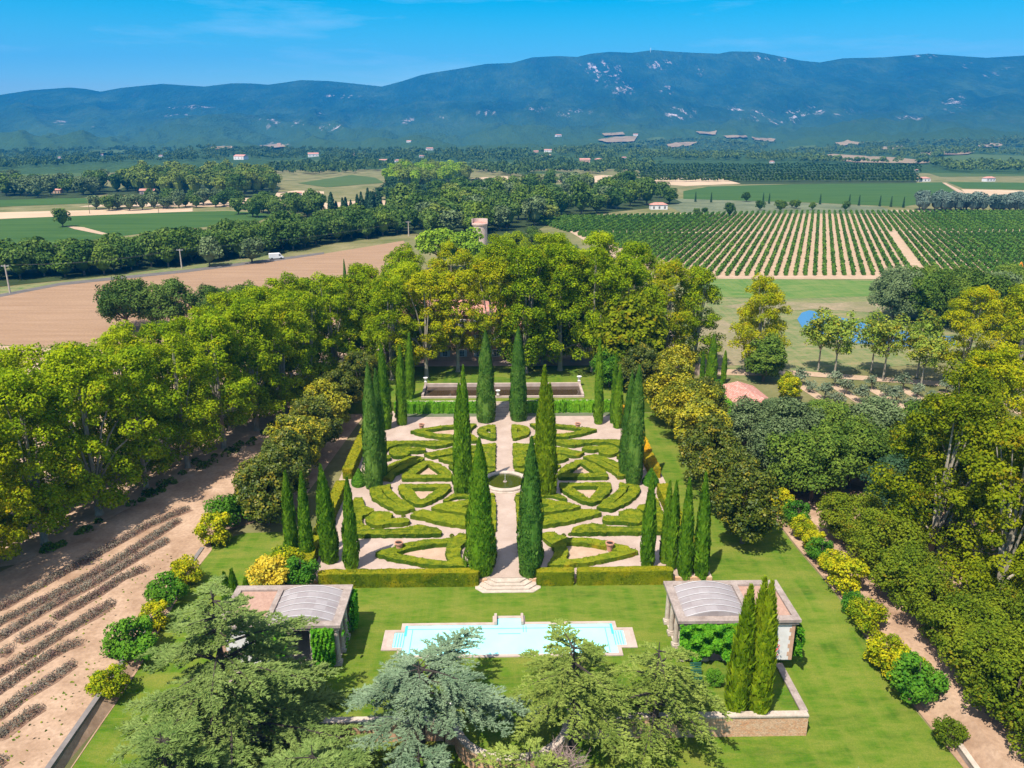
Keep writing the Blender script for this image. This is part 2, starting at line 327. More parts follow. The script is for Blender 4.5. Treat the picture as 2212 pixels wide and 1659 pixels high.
M['shrub_o'] = leaf_mat('amber_leaves', (0.25,0.20,0.01), (0.48,0.33,0.02), (0.62,0.42,0.05), None, tf=0.25, nscale=0.7)
M['horn'] = leaf_mat('hornbeam_leaves', (0.035,0.065,0.004), (0.08,0.12,0.006), (0.15,0.18,0.009), (0.22,0.16,0.010), 0.03, tf=0.2, nscale=0.3)
M['olive'] = leaf_mat('olive_leaves', (0.06,0.085,0.045), (0.11,0.14,0.08), (0.17,0.20,0.12), None, tf=0.1, nscale=0.8)
M['young'] = leaf_mat('young_plane_leaves', (0.09,0.15,0.02), (0.16,0.23,0.028), (0.27,0.30,0.035), (0.36,0.28,0.02), 0.12, tf=0.3, nscale=0.35)
M['lavender'] = leaf_mat('lavender_leaves', (0.065,0.055,0.042), (0.125,0.11,0.080), (0.19,0.17,0.13), (0.17,0.095,0.09), 0.2, tf=0.05, nscale=0.9)
M['vinerow'] = leaf_mat('grapevine_leaves', (0.03,0.080,0.010), (0.055,0.125,0.014), (0.10,0.17,0.020), None, tf=0.15, nscale=0.4)

# ------------------------------------------------------------------ mesh helpers
def tag(o, label=None, cat=None, group=None, kind=None):
    if label: o['label'] = label
    if cat: o['category'] = cat
    if group: o['group'] = group
    if kind: o['kind'] = kind
    return o
def empty(name, loc, label, cat, group=None, rz=0):
    o = bpy.data.objects.new(name, None); COL.objects.link(o); o.location = loc; o.rotation_euler = (0, 0, rz)
    o.empty_display_size = 0.5
    return tag(o, label, cat, group)
class MB:
    def __init__(s): s.v = []; s.f = []; s.m = []; s.mi = 0
    def add(s, vs, fs):
        k = len(s.v); s.v.extend([tuple(map(float, q)) for q in vs]); s.f.extend([tuple(i+k for i in f) for f in fs]); s.m.extend([s.mi]*len(fs)); return s
    def addnp(s, V, F):
        k = len(s.v); s.v.extend(map(tuple, V.tolist())); s.f.extend(map(tuple, (F+k).tolist())); s.m.extend([s.mi]*len(F)); return s
    def box(s, x0, x1, y0, y1, z0, z1):
        return s.add([(x0,y0,z0),(x1,y0,z0),(x1,y1,z0),(x0,y1,z0),(x0,y0,z1),(x1,y0,z1),(x1,y1,z1),(x0,y1,z1)],
                     [(0,3,2,1),(4,5,6,7),(0,1,5,4),(1,2,6,5),(2,3,7,6),(3,0,4,7)])
    def prism(s, pts, z0, z1):
        a = sum(pts[i][0]*pts[(i+1)%len(pts)][1]-pts[(i+1)%len(pts)][0]*pts[i][1] for i in range(len(pts)))
        if a < 0: pts = pts[::-1]
        n = len(pts)
        return s.add([(x,y,z0) for x,y in pts]+[(x,y,z1) for x,y in pts],
                     [tuple(range(n-1,-1,-1)), tuple(range(n,2*n))]+[(i,(i+1)%n,n+(i+1)%n,n+i) for i in range(n)])
    def tube(s, pts, rads, seg=6, cap=True):
        rings = []; vs = []; fs = []
        for i, p in enumerate(pts):
            p = Vector(p); a = Vector(pts[min(i+1, len(pts)-1)])-Vector(pts[max(i-1, 0)])
            if a.length < 1e-6: a = Vector((0,0,1))
            a.normalize(); u = a.orthogonal().normalized() if i == 0 else (u-a*u.dot(a)).normalized(); v = a.cross(u)
            for k in range(seg):
                t = 2*math.pi*k/seg; vs.append(p+(u*math.cos(t)+v*math.sin(t))*rads[i])
        for i in range(len(pts)-1):
            for k in range(seg): fs.append((i*seg+k, i*seg+(k+1)%seg, (i+1)*seg+(k+1)%seg, (i+1)*seg+k))
        if cap: fs.append(tuple(range(seg-1,-1,-1))); fs.append(tuple(range((len(pts)-1)*seg, len(pts)*seg)))
        return s.add(vs, fs)
    def lathe(s, prof, seg=24, cx=0, cy=0, closed=False):
        vs = [(cx+r*math.cos(2*math.pi*k/seg), cy+r*math.sin(2*math.pi*k/seg), z) for r, z in prof for k in range(seg)]
        n = len(prof); fs = [(i*seg+k, i*seg+(k+1)%seg, (i+1)*seg+(k+1)%seg, (i+1)*seg+k) for i in range(n-1) for k in range(seg)]
        if closed: fs += [((n-1)*seg+k, (n-1)*seg+(k+1)%seg, (k+1)%seg, k) for k in range(seg)]
        return s.add(vs, fs)
    def mesh(s, name, mats, smooth=False):
        me = bpy.data.meshes.new(name); me.from_pydata(s.v, [], s.f)
        for m in (mats if isinstance(mats, (list, tuple)) else [mats]): me.materials.append(m)
        if any(s.m): me.polygons.foreach_set('material_index', s.m)
        if smooth: me.polygons.foreach_set('use_smooth', [True]*len(s.f))
        me.update(); return me
    def build(s, name, mats, parent=None, loc=None, smooth=False):
        return link(name, s.mesh(name, mats, smooth), parent, loc)
def link(name, me, parent=None, loc=None):
    o = bpy.data.objects.new(name, me); COL.objects.link(o)
    if parent: o.parent = parent
    if loc is not None: o.location = loc
    return o
def copy_tree(o, parent=None):
    c = o.copy(); COL.objects.link(c); c.parent = parent
    for ch in [q for q in bpy.data.objects if q.parent == o]: copy_tree(ch, c)
    return c
def struct(o): o['kind'] = 'structure'; return o

def sheet(name, poly, mat, off=0.03, zf=None, step=None, parent=None):
    """a flat sheet over a ground polygon, cut on a grid so that it follows the ground"""
    bm = bmesh.new(); vs = [bm.verts.new((x, y, 0)) for x, y in poly]
    tris = tessellate_polygon([[Vector((x, y, 0)) for x, y in poly]])
    for t in tris:
        try: bm.faces.new([vs[i] for i in t])
        except ValueError: pass
    if step:
        for ax in (0, 1):
            lo = min(p[ax] for p in poly); hi = max(p[ax] for p in poly)
            k = math.ceil(lo/step)
            while k*step < hi:
                co = [0,0,0]; co[ax] = k*step; no = [0,0,0]; no[ax] = 1
                bmesh.ops.bisect_plane(bm, geom=bm.verts[:]+bm.edges[:]+bm.faces[:], plane_co=co, plane_no=no); k += 1
    for v in bm.verts: v.co.z = (zf(v.co.x, v.co.y) if zf else 0)+off
    bmesh.ops.recalc_face_normals(bm, faces=bm.faces)
    for f in bm.faces:
        if f.normal.z < 0: f.normal_flip()
    me = bpy.data.meshes.new(name); bm.to_mesh(me); bm.free(); me.materials.append(mat)
    return link(name, me, parent)

def leaves(P, Nn, size, rng, aspect=0.8, jit=0.6):
    """one small bent leaf-clump quad at every point"""
    n = len(P); d = Nn + rng.normal(0, jit, (n, 3)); d /= np.linalg.norm(d, axis=1)[:, None]
    a = rng.normal(0, 1, (n, 3)); u = np.cross(d, a); u /= np.linalg.norm(u, axis=1)[:, None]; v = np.cross(d, u)
    s = (size*rng.uniform(0.6, 1.3, n))[:, None]; u = u*s; v = v*s*aspect
    V = np.stack([P-u, P-v*0.9+u*0.1, P+u, P+v*1.1], 1).reshape(-1, 3)
    F = np.arange(4*n).reshape(n, 4)
    return V, F
def sph(rng, n, zmin=-1.0):
    z = rng.uniform(zmin, 1, n); t = rng.uniform(0, 2*math.pi, n); r = np.sqrt(1-z*z)
    return np.stack([r*np.cos(t), r*np.sin(t), z], 1)

def crown_leaves(rng, R, z0, z1, nclump, nleaf, leaf, rc, lobes=0.25, inner=0.45, shape=1.0, zsq=0.8, tall=False):
    """clumps spread through an uneven crown; returns (V, F, clump centres)"""
    zc, hz = (z0+z1)/2, (z1-z0)/2
    dirs = sph(rng, nclump, -0.85); fr = rng.uniform(inner, 1.0, nclump)**0.6
    ph = rng.uniform(0, 6.28, 3)
    az = np.arctan2(dirs[:,1], dirs[:,0])
    lob = 1+lobes*np.sin(2*az+ph[0]+2*dirs[:,2])+lobes*0.6*np.sin(3*az+ph[1])
    C = np.stack([dirs[:,0]*fr*R*lob*0.86, dirs[:,1]*fr*R*lob*0.86, zc+dirs[:,2]*fr*hz*0.9*(1+0.12*np.sin(az*2+ph[2]))], 1)
    if tall:
        t = rng.uniform(0, 1, nclump)**0.85; prof = np.sin(np.pi*np.clip(0.10+0.86*t, 0, 1)**0.9)**0.55
        C = np.stack([np.cos(az)*fr*R*lob*0.88*prof, np.sin(az)*fr*R*lob*0.88*prof, z0+(z1-z0)*(0.05+0.92*t)+rng.normal(0, .5, nclump)*0], 1)
        dome = (1-(np.hypot(C[:,0], C[:,1])/(R*1.25))**2)
        C[:,2] = np.minimum(C[:,2], z0+(z1-z0)*np.clip(0.35+0.65*dome, 0, 1))
    VV = []; PP = []; NN = []
    for c in C:
        r = rc*rng.uniform(0.65, 1.25); k = max(6, int(nleaf*(r/rc)**2))
        d = sph(rng, k, -0.55)
        b = 1+0.25*np.sin(d[:,0]*4+c[0])*np.sin(d[:,1]*4+c[1])
        P = c + d*(r*b*rng.uniform(0.75, 1.08, k))[:, None]*np.array([1,1,zsq])
        PP.append(P); NN.append(d+np.array([-.12,-.18,0.5]))
    V, F = leaves(np.concatenate(PP), np.concatenate(NN), leaf, rng, .8, .5)
    return V, F, C

def tree_meshes(seed, H, R, zb, nclump=90, nleaf=150, leaf=0.28, rc=1.7, trunk_r=0.4, leafm='plane', bark='plane_bark', limbs=9, lobes=0.2, inner=0.45, lean=0.0, tall=False):
    rng = np.random.default_rng(seed)
    V, F, C = crown_leaves(rng, R, zb, H, nclump, nleaf, leaf, rc, lobes, inner, tall=tall)
    cm = MB(); cm.addnp(V, F); cme = cm.mesh('crown', M[leafm])
    t = MB(); fork = zb+(H-zb)*0.12
    t.tube([(0,0,-0.3),(0,0,0.4),(0.1*lean,0,fork*0.5),(0.2*lean,0.05,fork)], [trunk_r*1.5,trunk_r*1.05,trunk_r*0.9,trunk_r*0.8], 8)
    idx = rng.permutation(len(C))[:limbs]
    for i in idx:
        c = C[i]; mid = (c[0]*0.45, c[1]*0.45, fork+(c[2]-fork)*0.6)
        t.tube([(0.2*lean,0.05,fork*0.92), mid, tuple(c)], [trunk_r*0.45, trunk_r*0.28, trunk_r*0.08], 5)
    t.tube([(0.2*lean,0.05,fork*0.92),(0.2,0.1,(fork+H)/2),(0,0,H*0.93)], [trunk_r*0.7,trunk_r*0.4,0.04], 6)
    return cme, t.mesh('trunk', M[bark])
PROTO = {}
def proto(key, n, **kw):
    PROTO[key] = [tree_meshes(seed=hash_(key)+i*17, **kw) for i in range(n)]
def hash_(s): return sum(ord(c)*(i+3) for i, c in enumerate(s))
RND = random.Random(7)
TREES = {}
def put_tree(key, x, y, z, s, name, label, cat='tree', group=None, mat=None, sz=None, rz=None):
    k = TREES.setdefault(key, [0]); i = k[0] % len(PROTO[key]); k[0] += 1
    cme, tme = PROTO[key][i]
    e = empty(name, (x, y, z), label, cat, group, RND.uniform(0, 6.28) if rz is None else rz)
    e.scale = (s, s, sz or s)
    c = link('crown', cme, e); t = link('trunk', tme, e)
    if mat:
        c.material_slots[0].link = 'OBJECT'; c.material_slots[0].material = M[mat]
    return e

# ------------------------------------------------------------------ ground
def axis(lo_f, hi_f, step, lim, g=1.18):
    a = list(np.arange(lo_f, hi_f+0.1, step)); s = step
    while a[-1] < lim: s *= g; a.append(a[-1]+s)
    s = step
    while a[0] > -lim: s *= g; a.insert(0, a[0]-s)
    return a
gx = axis(-60, 60, 2.0, 9000); gy = axis(-90, 30, 2.0, 9000)
gb = MB(); W = len(gx)
VV = [(x, y, lawn_z(x, y) if -95 < y < 30 and abs(x) < 60 else 0.0) for y in gy for x in gx]
FF = [(j*W+i, j*W+i+1, (j+1)*W+i+1, (j+1)*W+i) for j in range(len(gy)-1) for i in range(W-1)]
gb.add(VV, FF); struct(gb.build('ground', M['dry_grass']))

# mountains and foothills, a polar sheet behind the plain
m, n, o = new_mat('forested_mountain')
f1 = noise_n(n, 0.004, 6, 0.65, stretch=(1,0.4,1)); f2 = noise_n(n, 0.035, 4, 0.7, stretch=(1,0.35,1))
c = ramp(n, f1, [(0.3, (0.010,0.026,0.012)), (0.5, (0.020,0.048,0.018)), (0.72, (0.05,0.085,0.03))])
c = mixc(n, maprange(n, f2, 0.4, 0.7, 0, 0.6), c, (0.012,0.030,0.014))
gz = N(n, 'ShaderNodeNewGeometry'); sz_ = N(n, 'ShaderNodeSeparateXYZ'); n.links.new(gz.outputs['Position'], sz_.inputs[0])
c = mixc(n, maprange(n, sz_.outputs[2], 190, 40, 0.0, 0.55), c, (0.055,0.10,0.03))
at = N(n, 'ShaderNodeAttribute', attribute_name='rock')
f3 = noise_n(n, 0.022, 6, 0.8, stretch=(1, 0.20, 0.5))
ml = N(n, 'ShaderNodeMath', operation='MULTIPLY'); n.links.new(at.outputs['Fac'], ml.inputs[0]); n.links.new(maprange(n, f3, 0.55, 0.61), ml.inputs[1])
c = mixc(n, ml.outputs[0], c, (0.60,0.47,0.47))
finish(n, o, c, 1.0, 0.05, f2, 22.0, 1.0)
M['mountain'] = m
NA, NR = 900, 150
azs = np.linspace(RA[0]+0.02, RA[-1]-0.02, NA)
rs = np.concatenate([np.linspace(R0-40, 3200, 60), np.linspace(3240, 6500, 74), np.linspace(6560, 7900, 16)])
VV = []
for r in rs:
    for a in azs:
        x, y = CAM.x+r*math.sin(a), CAM.y+r*math.cos(a)
        VV.append((x, y, terrain(x, y)-(0.6 if r < R0+5 else 0)+0.25))
FF = [(j*NA+i, j*NA+i+1, (j+1)*NA+i+1, (j+1)*NA+i) for j in range(len(rs)-1) for i in range(NA-1)]
mb = MB(); mb.add(VV, FF); mo = struct(mb.build('mountain', M['mountain'], smooth=True))
# where the bare limestone shows: (px, py, rx, ry, strength)
ROCK = [(1305,155,38,22,1),(1430,140,32,9,1),(1560,265,1,1,0),(1265,135,14,6,.8),(1345,190,35,14,.7),(1470,245,30,14,.9),(1240,245,36,9,.7),(1440,195,14,16,.5),
 (1590,235,26,6,1),(1640,245,30,8,1),(1675,262,18,8,.8),(1715,252,22,14,1),(1755,238,26,8,1),(1620,256,24,8,.6),(1820,243,22,7,.7),(1960,258,30,7,.8),(2060,222,24,20,.9),(2000,120,26,4,1),(1650,124,20,6,.9),
 (1690,130,14,4,.7),(2095,142,14,6,.8),(580,262,24,9,.9),(650,268,22,8,.7),(715,275,26,9,.9),(735,208,42,3,1),(760,205,18,3,1),(375,234,18,4,1),(425,231,40,2.5,.7),(380,249,32,2.5,.8),(130,265,14,4,.7),(210,271,20,2.5,.6),
 (1160,232,26,8,.6),(1050,243,20,6,.6),(880,262,22,6,.5),(690,246,10,4,.7),(2180,150,14,6,.6),(1510,150,12,12,.5),(2140,165,20,8,.4),(600,315,28,6,.7),(480,318,30,4,.6),(215,325,26,5,.5),(960,250,16,6,.6)]
rock = np.zeros(len(VV), dtype=np.float32)
PV = np.array(VV)-np.array(CAM); dep = PV@np.array(FW); PX = CX+FPX*(PV@np.array(RT))/dep; PY = CY-FPX*(PV@np.array(UP))/dep
for px, py, rx, ry, st in ROCK:
    d = ((PX-px)/rx)**2+((PY-py)/ry)**2; rock = np.maximum(rock, st*np.clip(1.4-d, 0, 1).astype(np.float32))
hz = np.array([v[2] for v in VV]); rock = np.maximum(rock, np.where(hz > 90, 0.02, 0).astype(np.float32))
rock[np.hypot(PV[:,0], PV[:,1]) > 6560] = 0
at = mo.data.attributes.new('rock', 'FLOAT', 'POINT'); at.data.foreach_set('value', rock)

# ------------------------------------------------------------------ fields
def field(name, pts, mat, off, z=0.0):
    return struct(sheet(name, [G(px, py, z) for px, py in pts], M[mat], off))
def hill_field(name, pts, mat, off=3.0):
    cx = sum(p[0] for p in pts)/len(pts); cy = sum(p[1] for p in pts)/len(pts)
    dense = []
    for i, p in enumerate(pts):
        q = pts[(i+1) % len(pts)]
        for k in range(4): dense.append((p[0]+(q[0]-p[0])*k/4, p[1]+(q[1]-p[1])*k/4))
    rings = [[(cx+(a-cx)*t, cy+(b-cy)*t) for a, b in dense] for t in (1.0, 0.66, 0.33)]
    n = len(dense); vs = []
    for r in rings:
        for a, b in r:
            x, y, z = GT(a, b); vs.append((x, y, z+off))
    x, y, z = GT(cx, cy); vs.append((x, y, z+off))
    fs = [(j*n+i, j*n+(i+1) % n, (j+1)*n+(i+1) % n, (j+1)*n+i) for j in range(2) for i in range(n)]+[(2*n+i, 2*n+(i+1) % n, 3*n) for i in range(n)]
    return struct(MB().add(vs, fs).build(name, M['hill_tan' if mat == 'far_field' else mat]))
field('ploughed_field', [(-420,690),(0,642),(130,617),(400,588),(590,564),(700,548),(800,532),(872,520),(884,545),(860,600),(700,720),(400,770),(0,745),(-420,760)], 'plough', 0.05)
field('grass_verge', [(-420,650),(-420,688),(0,640),(130,615),(400,586),(590,562),(600,548),(480,560),(300,590),(100,612),(0,622)], 'meadow', 0.06)
field('road', [(-420,684),(0,636),(130,611),(400,583),(590,559),(700,545),(700,549),(590,565),(400,589),(130,617),(0,642),(-420,690)], 'asphalt', 0.09)
field('pale_field', [(-420,762),(0,747),(400,772),(700,722),(800,720),(700,1000),(300,1180),(-500,1300)], 'pale_soil', 0.05)
field('earth_track', [(-420,786),(0,768),(250,766),(250,774),(0,780),(-420,800)], 'plough', 0.10)
field('left_vineyard', [(-300,478),(0,474),(159,464),(491,455.6),(600,462),(559,478),(305,505),(0,545),(-300,560)], 'far_vine', 0.05)
field('stony_track', [(143,489),(180,491),(232,505),(238,510),(214,506),(160,495)], 'track', 0.12)
field('pink_field', [(-300,462),(0,459),(416,449),(416,457),(0,473),(-300,478)], 'far_field', 0.12)
field('dark_field', [(-300,432),(0,430),(254,427),(254,437),(0,447),(-300,452)], 'far_vine', 0.16)
field('beige_field', [(170,447),(372,423),(560,428),(700,435),(720,452),(500,447),(400,447)], 'far_field', 0.16)
field('stubble_field', [(583,378),(738,377),(650,389),(610,391)], 'dry_grass', 0.2)
field('green_field', [(643,396),(760,378),(810,384),(830,395),(705,405)], 'far_green', 0.2)
field('bare_field', [(508,427),(640,412),(700,414),(700,424)], 'far_field', 0.24)
field('upper_vineyard', [(1476,413),(1532,403),(1712,398),(2035,394),(2076,422),(1952,447),(1757,438),(1476,430)], 'far_vine', 0.1)
field('scrubland', [(1412,431),(1476,429),(1757,439),(1900,446),(1945,462),(1476,461)], 'scrub', 0.07)
field('beige_plot', [(2076,409),(2212,412),(2500,414),(2500,432),(2095,426)], 'far_field', 0.14)
field('farm_track', [(2035,395),(2042,395),(2108,428),(2090,428)], 'track', 0.2)
field('crop_strip', [(2045,393),(2500,398),(2500,410),(2212,410),(2080,407)], 'far_vine', 0.12)
field('sand_field', [(996,389),(1045,383),(1097,381),(1097,398),(999,396)], 'far_field', 0.2)
field('stubble_strip', [(1175,393),(1300,378.5),(1351,381),(1317,394)], 'far_field', 0.2)
field('young_vineyard', [(1182,399.5),(1324,394.5),(1307,411),(1192,411)], 'far_green', 0.25)
field('small_vineyard', [(1140,470),(1215,455),(1225,462),(1160,478)], 'far_vine', 0.15)
field('orchard_ground', [(1382,357),(1980,362),(1980,396),(1600,398),(1440,396),(1382,380)], 'floor', 0.15)
hill_field('terraced_field', [(1731,340),(1800,334),(1930,341),(2020,350),(1990,355),(1850,352)], 'far_field', 1.0)
hill_field('hill_crop', [(1990,345),(2100,334),(2212,338),(2300,345),(2212,358),(2060,356)], 'far_green', 1.0)
hill_field('upland_field', [(1291,306),(1330,299),(1376,298),(1370,309),(1310,311)], 'far_field', 5)
hill_field('upland_field', [(1436,317),(1460,311),(1511,310),(1490,318),(1450,322)], 'far_field', 5)
hill_field('upland_field', [(1501,287),(1548,288),(1545,294),(1510,292)], 'far_field', 5)
hill_field('upland_field', [(1560,297),(1610,295),(1615,300),(1570,302)], 'far_field', 5)
hill_field('upland_field', [(1623,300),(1676,303),(1670,309),(1630,306)], 'far_field', 5)
hill_field('upland_field', [(1803,313),(1830,308),(1866,312),(1850,317),(1815,317)], 'far_field', 4)
hill_field('upland_field', [(1986,334),(2040,330),(2106,331),(2090,337),(2000,338)], 'far_field', 3)
hill_field('upland_field', [(740,333),(790,334),(785,340),(745,340)], 'far_field', 3)
hill_field('upland_field', [(1168,338),(1190,337),(1192,343),(1170,344)], 'far_field', 3)
for pl_, mt_ in [([(1300,291),(1345,289),(1350,294),(1305,296)],'far_field'),([(1395,303),(1430,300),(1440,305),(1400,308)],'far_green'),([(1560,306),(1600,304),(1608,310),(1566,312)],'far_green'),([(1345,314),(1395,312),(1400,318),(1350,320)],'far_green'),([(1700,322),(1760,318),(1768,324),(1710,328)],'far_green'),([(560,318),(610,315),(618,322),(570,325)],'far_field'),([(455,322),(500,319),(505,324),(460,328)],'far_field'),([(860,325),(905,323),(908,328),(865,331)],'far_green'),([(200,330),(270,328),(272,334),(205,337)],'far_green'),([(1900,322),(1950,319),(1956,325),(1908,328)],'far_field'),([(2110,316),(2160,314),(2165,320),(2115,322)],'far_field')]: hill_field('upland_field', pl_, mt_, 5)
hill_field('lavender_plateau', [(1010,352),(1080,350),(1130,355),(1120,362),(1020,361)], 'far_green', 1)
hill_field('upland_field', [(1380,322),(1440,326),(1450,330),(1390,329)], 'far_green', 3)
hill_field('upland_field', [(575,350),(660,347),(740,350),(660,356)], 'far_green', 1.5)

for nm_, pl_, mt_ in [('stubble_field',[(-100,376),(60,372),(230,374),(225,380),(60,384),(-100,390)],'far_green'),('stubble_field',[(-100,392),(80,387),(230,385),(240,392),(100,397),(-100,402)],'far_field'),('crop_field',[(240,362),(420,360),(420,366),(250,368)],'far_green'),
 ('stubble_field',[(430,360),(560,359),(575,368),(440,369)],'far_field'),('bare_field',[(700,440),(800,432),(860,434),(830,446),(720,452)],'far_field'),('stubble_field',[(1390,384),(1560,386),(1600,397),(1480,402),(1400,396)],'far_field'),('crop_field',[(1110,372),(1200,369),(1230,374),(1130,378)],'far_green'),
 ('bare_field',[(-100,413),(-10,411),(60,414),(-20,424),(-100,426)],'far_field'),('crop_field',[(860,362),(980,360),(990,367),(870,369)],'far_green'),('stubble_field',[(2000,372),(2300,370),(2300,380),(2030,382)],'far_green')]: field(nm_, pl_, mt_, 0.18)
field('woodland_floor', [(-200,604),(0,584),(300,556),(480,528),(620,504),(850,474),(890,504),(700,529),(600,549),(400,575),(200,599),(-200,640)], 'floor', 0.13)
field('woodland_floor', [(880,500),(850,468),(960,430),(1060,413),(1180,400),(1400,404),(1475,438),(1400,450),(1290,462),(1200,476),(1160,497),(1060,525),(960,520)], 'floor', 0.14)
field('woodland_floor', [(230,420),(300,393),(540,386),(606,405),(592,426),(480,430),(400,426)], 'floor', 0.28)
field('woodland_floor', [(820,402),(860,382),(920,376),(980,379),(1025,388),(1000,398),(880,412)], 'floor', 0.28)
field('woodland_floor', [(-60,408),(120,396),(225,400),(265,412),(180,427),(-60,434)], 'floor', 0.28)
# near right: meadow, pond, track
field('meadow', [(1380,600),(1935,606),(2060,640),(2300,700),(2300,760),(1840,800),(1640,830),(1500,800),(1380,700)], 'meadow', 0.05)
field('vineyard_ground', [(1196,480),(1290,463),(1930,454),(2400,456),(2500,600),(1935,603),(1520,602),(1400,592),(1330,560)], 'track', 0.04)
field('green_strip', [(1500,603),(1935,607),(2010,625),(1900,640),(1700,646),(1500,640)], 'lawn_bright', 0.09)
field('bare_patch', [(1560,662),(1640,652),(1800,655),(1930,650),(1990,664),(1900,676),(1760,668),(1640,676)], 'bare', 0.09)
field('bare_patch', [(1480,690),(1560,690),(1640,740),(1620,790),(1520,790)], 'bare', 0.09)
pp = []
for (a, b) in [(1722,690),(1732,676),(1748,671),(1790,680),(1840,692),(1900,706),(1990,722),(2060,728),(2075,745),(2010,752),(1930,748),(1850,742),(1790,728),(1735,712)]: pp.append(G(a, b))
struct(sheet('pond', pp, M['pond_water'], 0.12))
field('gravel_track', [(1480,795),(1620,800),(1730,802),(1860,812),(2000,822),(2300,848),(2300,858),(2000,832),(1860,822),(1730,812),(1620,812),(1480,808)], 'track', 0.10)
field('olive_grove_ground', [(1700,815),(1860,824),(2000,834),(2300,860),(2300,960),(2000,950),(1700,930)], 'dry_grass', 0.06)
for (a, b), (c_, d) in [((63.3,49.9),(65.1,37.1)),((70.5,48.6),(72.0,33.1)),((77.4,46.2),(78.7,35.8)),((83.8,46.1),(85.2,35)),((91.3,43.6),(92.5,31)),((98.5,42),(99.5,28)),((106,40),(107,26))]:
    struct(sheet('bare_earth', [(a-1.2,b),(a+1.0,b+0.4),(c_+1.2,d-5),(c_-1.1,d-4.6)], M['track'], 0.12))
# lawns round the pool terrace (they fall away with the ground)
struct(sheet('garden_lawn', [(-39.0,-92),(39.0,-92),(39.6,-56),(39.0,-48),(38.4,-40),(38.0,-30),(37.4,-20),(37.0,-8),(36.5,0),(34,32),(20,32),(20,-28),(-20,-28),(-20,-14),(-35,-14.5),(-38.5,-17),(-39.2,-22),(-38.9,-34),(-38.7,-45),(-38.6,-60)], M['lawn'], 0.05, lawn_z, 2.0))
struct(sheet('earth_border', [(36.2,0),(37.2,-8),(37.6,-20),(38.2,-30),(38.6,-40),(39.2,-48),(39.6,-57),(39.2,-90),(41.5,-90),(41.5,0)], M['soil'], 0.09, lawn_z, 2.0))
struct(sheet('dirt_path', [(41.3,-100),(41.3,30),(70,30),(70,-100)], M['soil'], 0.06, lawn_z, 2.0))
struct(sheet('earth_border', [(-39.3,-16),(-37.9,-19),(-38.2,-24),(-37.9,-34),(-37.7,-40),(-38,-48),(-38.2,-70),(-39.2,-70),(-39.2,-40)], M['soil'], 0.09, lawn_z, 2.0))
struct(sheet('lavender_field_soil', [(-39.2,-100),(-39.2,-15),(-30,-8),(-26,36),(-34,36),(-60,-20),(-100,-100)], M['soil'], 0.06))

# ------------------------------------------------------------------ terraces
TZ, UZ = 0.6, 2.4
b = MB(); b.box(-25.4, 24.4, -27.45, 32.4, -0.5, TZ); struct(b.build('parterre_gravel', M['gravel']))
b = MB(); b.box(-27.0, 27.0, -50.35, -27.45, -2.6, 0.09); struct(b.build('pool_terrace_lawn', M['lawn']))
b = MB(); b.box(-34, 34, 32.4, 56.5, -0.5, UZ); struct(b.build('upper_lawn', M['lawn']))
b = MB(); b.box(-34, 44, 56.5, 100, -0.5, UZ+0.02); struct(b.build('forecourt_gravel', M['gravel']))

# ------------------------------------------------------------------ hedges
def smooth_poly(pts, step=0.3, jit=0.05, seed=0, closed=True):
    """resample with slight unevenness, corners rounded a little"""
    out = []; n = len(pts)
    for i in range(n):
        p, q = pts[i], pts[(i+1) % n]; L = math.hypot(q[0]-p[0], q[1]-p[1]); k = max(1, int(L/step))
        for j in range(k):
            out.append((p[0]+(q[0]-p[0])*j/k, p[1]+(q[1]-p[1])*j/k))
    m = len(out); res = []
    for i in range(m):
        a, b, c = out[i-1], out[i], out[(i+1) % m]
        x = (a[0]+2*b[0]+c[0])/4; y = (a[1]+2*b[1]+c[1])/4
        nx = noise.noise(Vector((x*1.6, y*1.6, seed)))*jit*2.2; ny = noise.noise(Vector((x*1.6+9, y*1.6, seed+4)))*jit*2.2
        res.append((x+nx, y+ny))
    return res
def inside(p, poly):
    x, y = p; c = False; j = len(poly)-1
    for i in range(len(poly)):
        if (poly[i][1] > y) != (poly[j][1] > y) and x < (poly[j][0]-poly[i][0])*(y-poly[i][1])/(poly[j][1]-poly[i][1])+poly[i][0]: c = not c
        j = i
    return c
def offs(poly, d):
    out = []; n_ = len(poly)
    for i in range(n_):
        a, b, c2 = poly[i-1], poly[i], poly[(i+1) % n_]
        d1 = (b[0]-a[0], b[1]-a[1]); d2 = (c2[0]-b[0], c2[1]-b[1]); L1 = math.hypot(*d1); L2 = math.hypot(*d2)
        n1 = (d1[1]/L1, -d1[0]/L1); n2 = (d2[1]/L2, -d2[0]/L2)
        out.append((b[0]+(n1[0]+n2[0])*d, b[1]+(n1[1]+n2[1])*d))
    return out
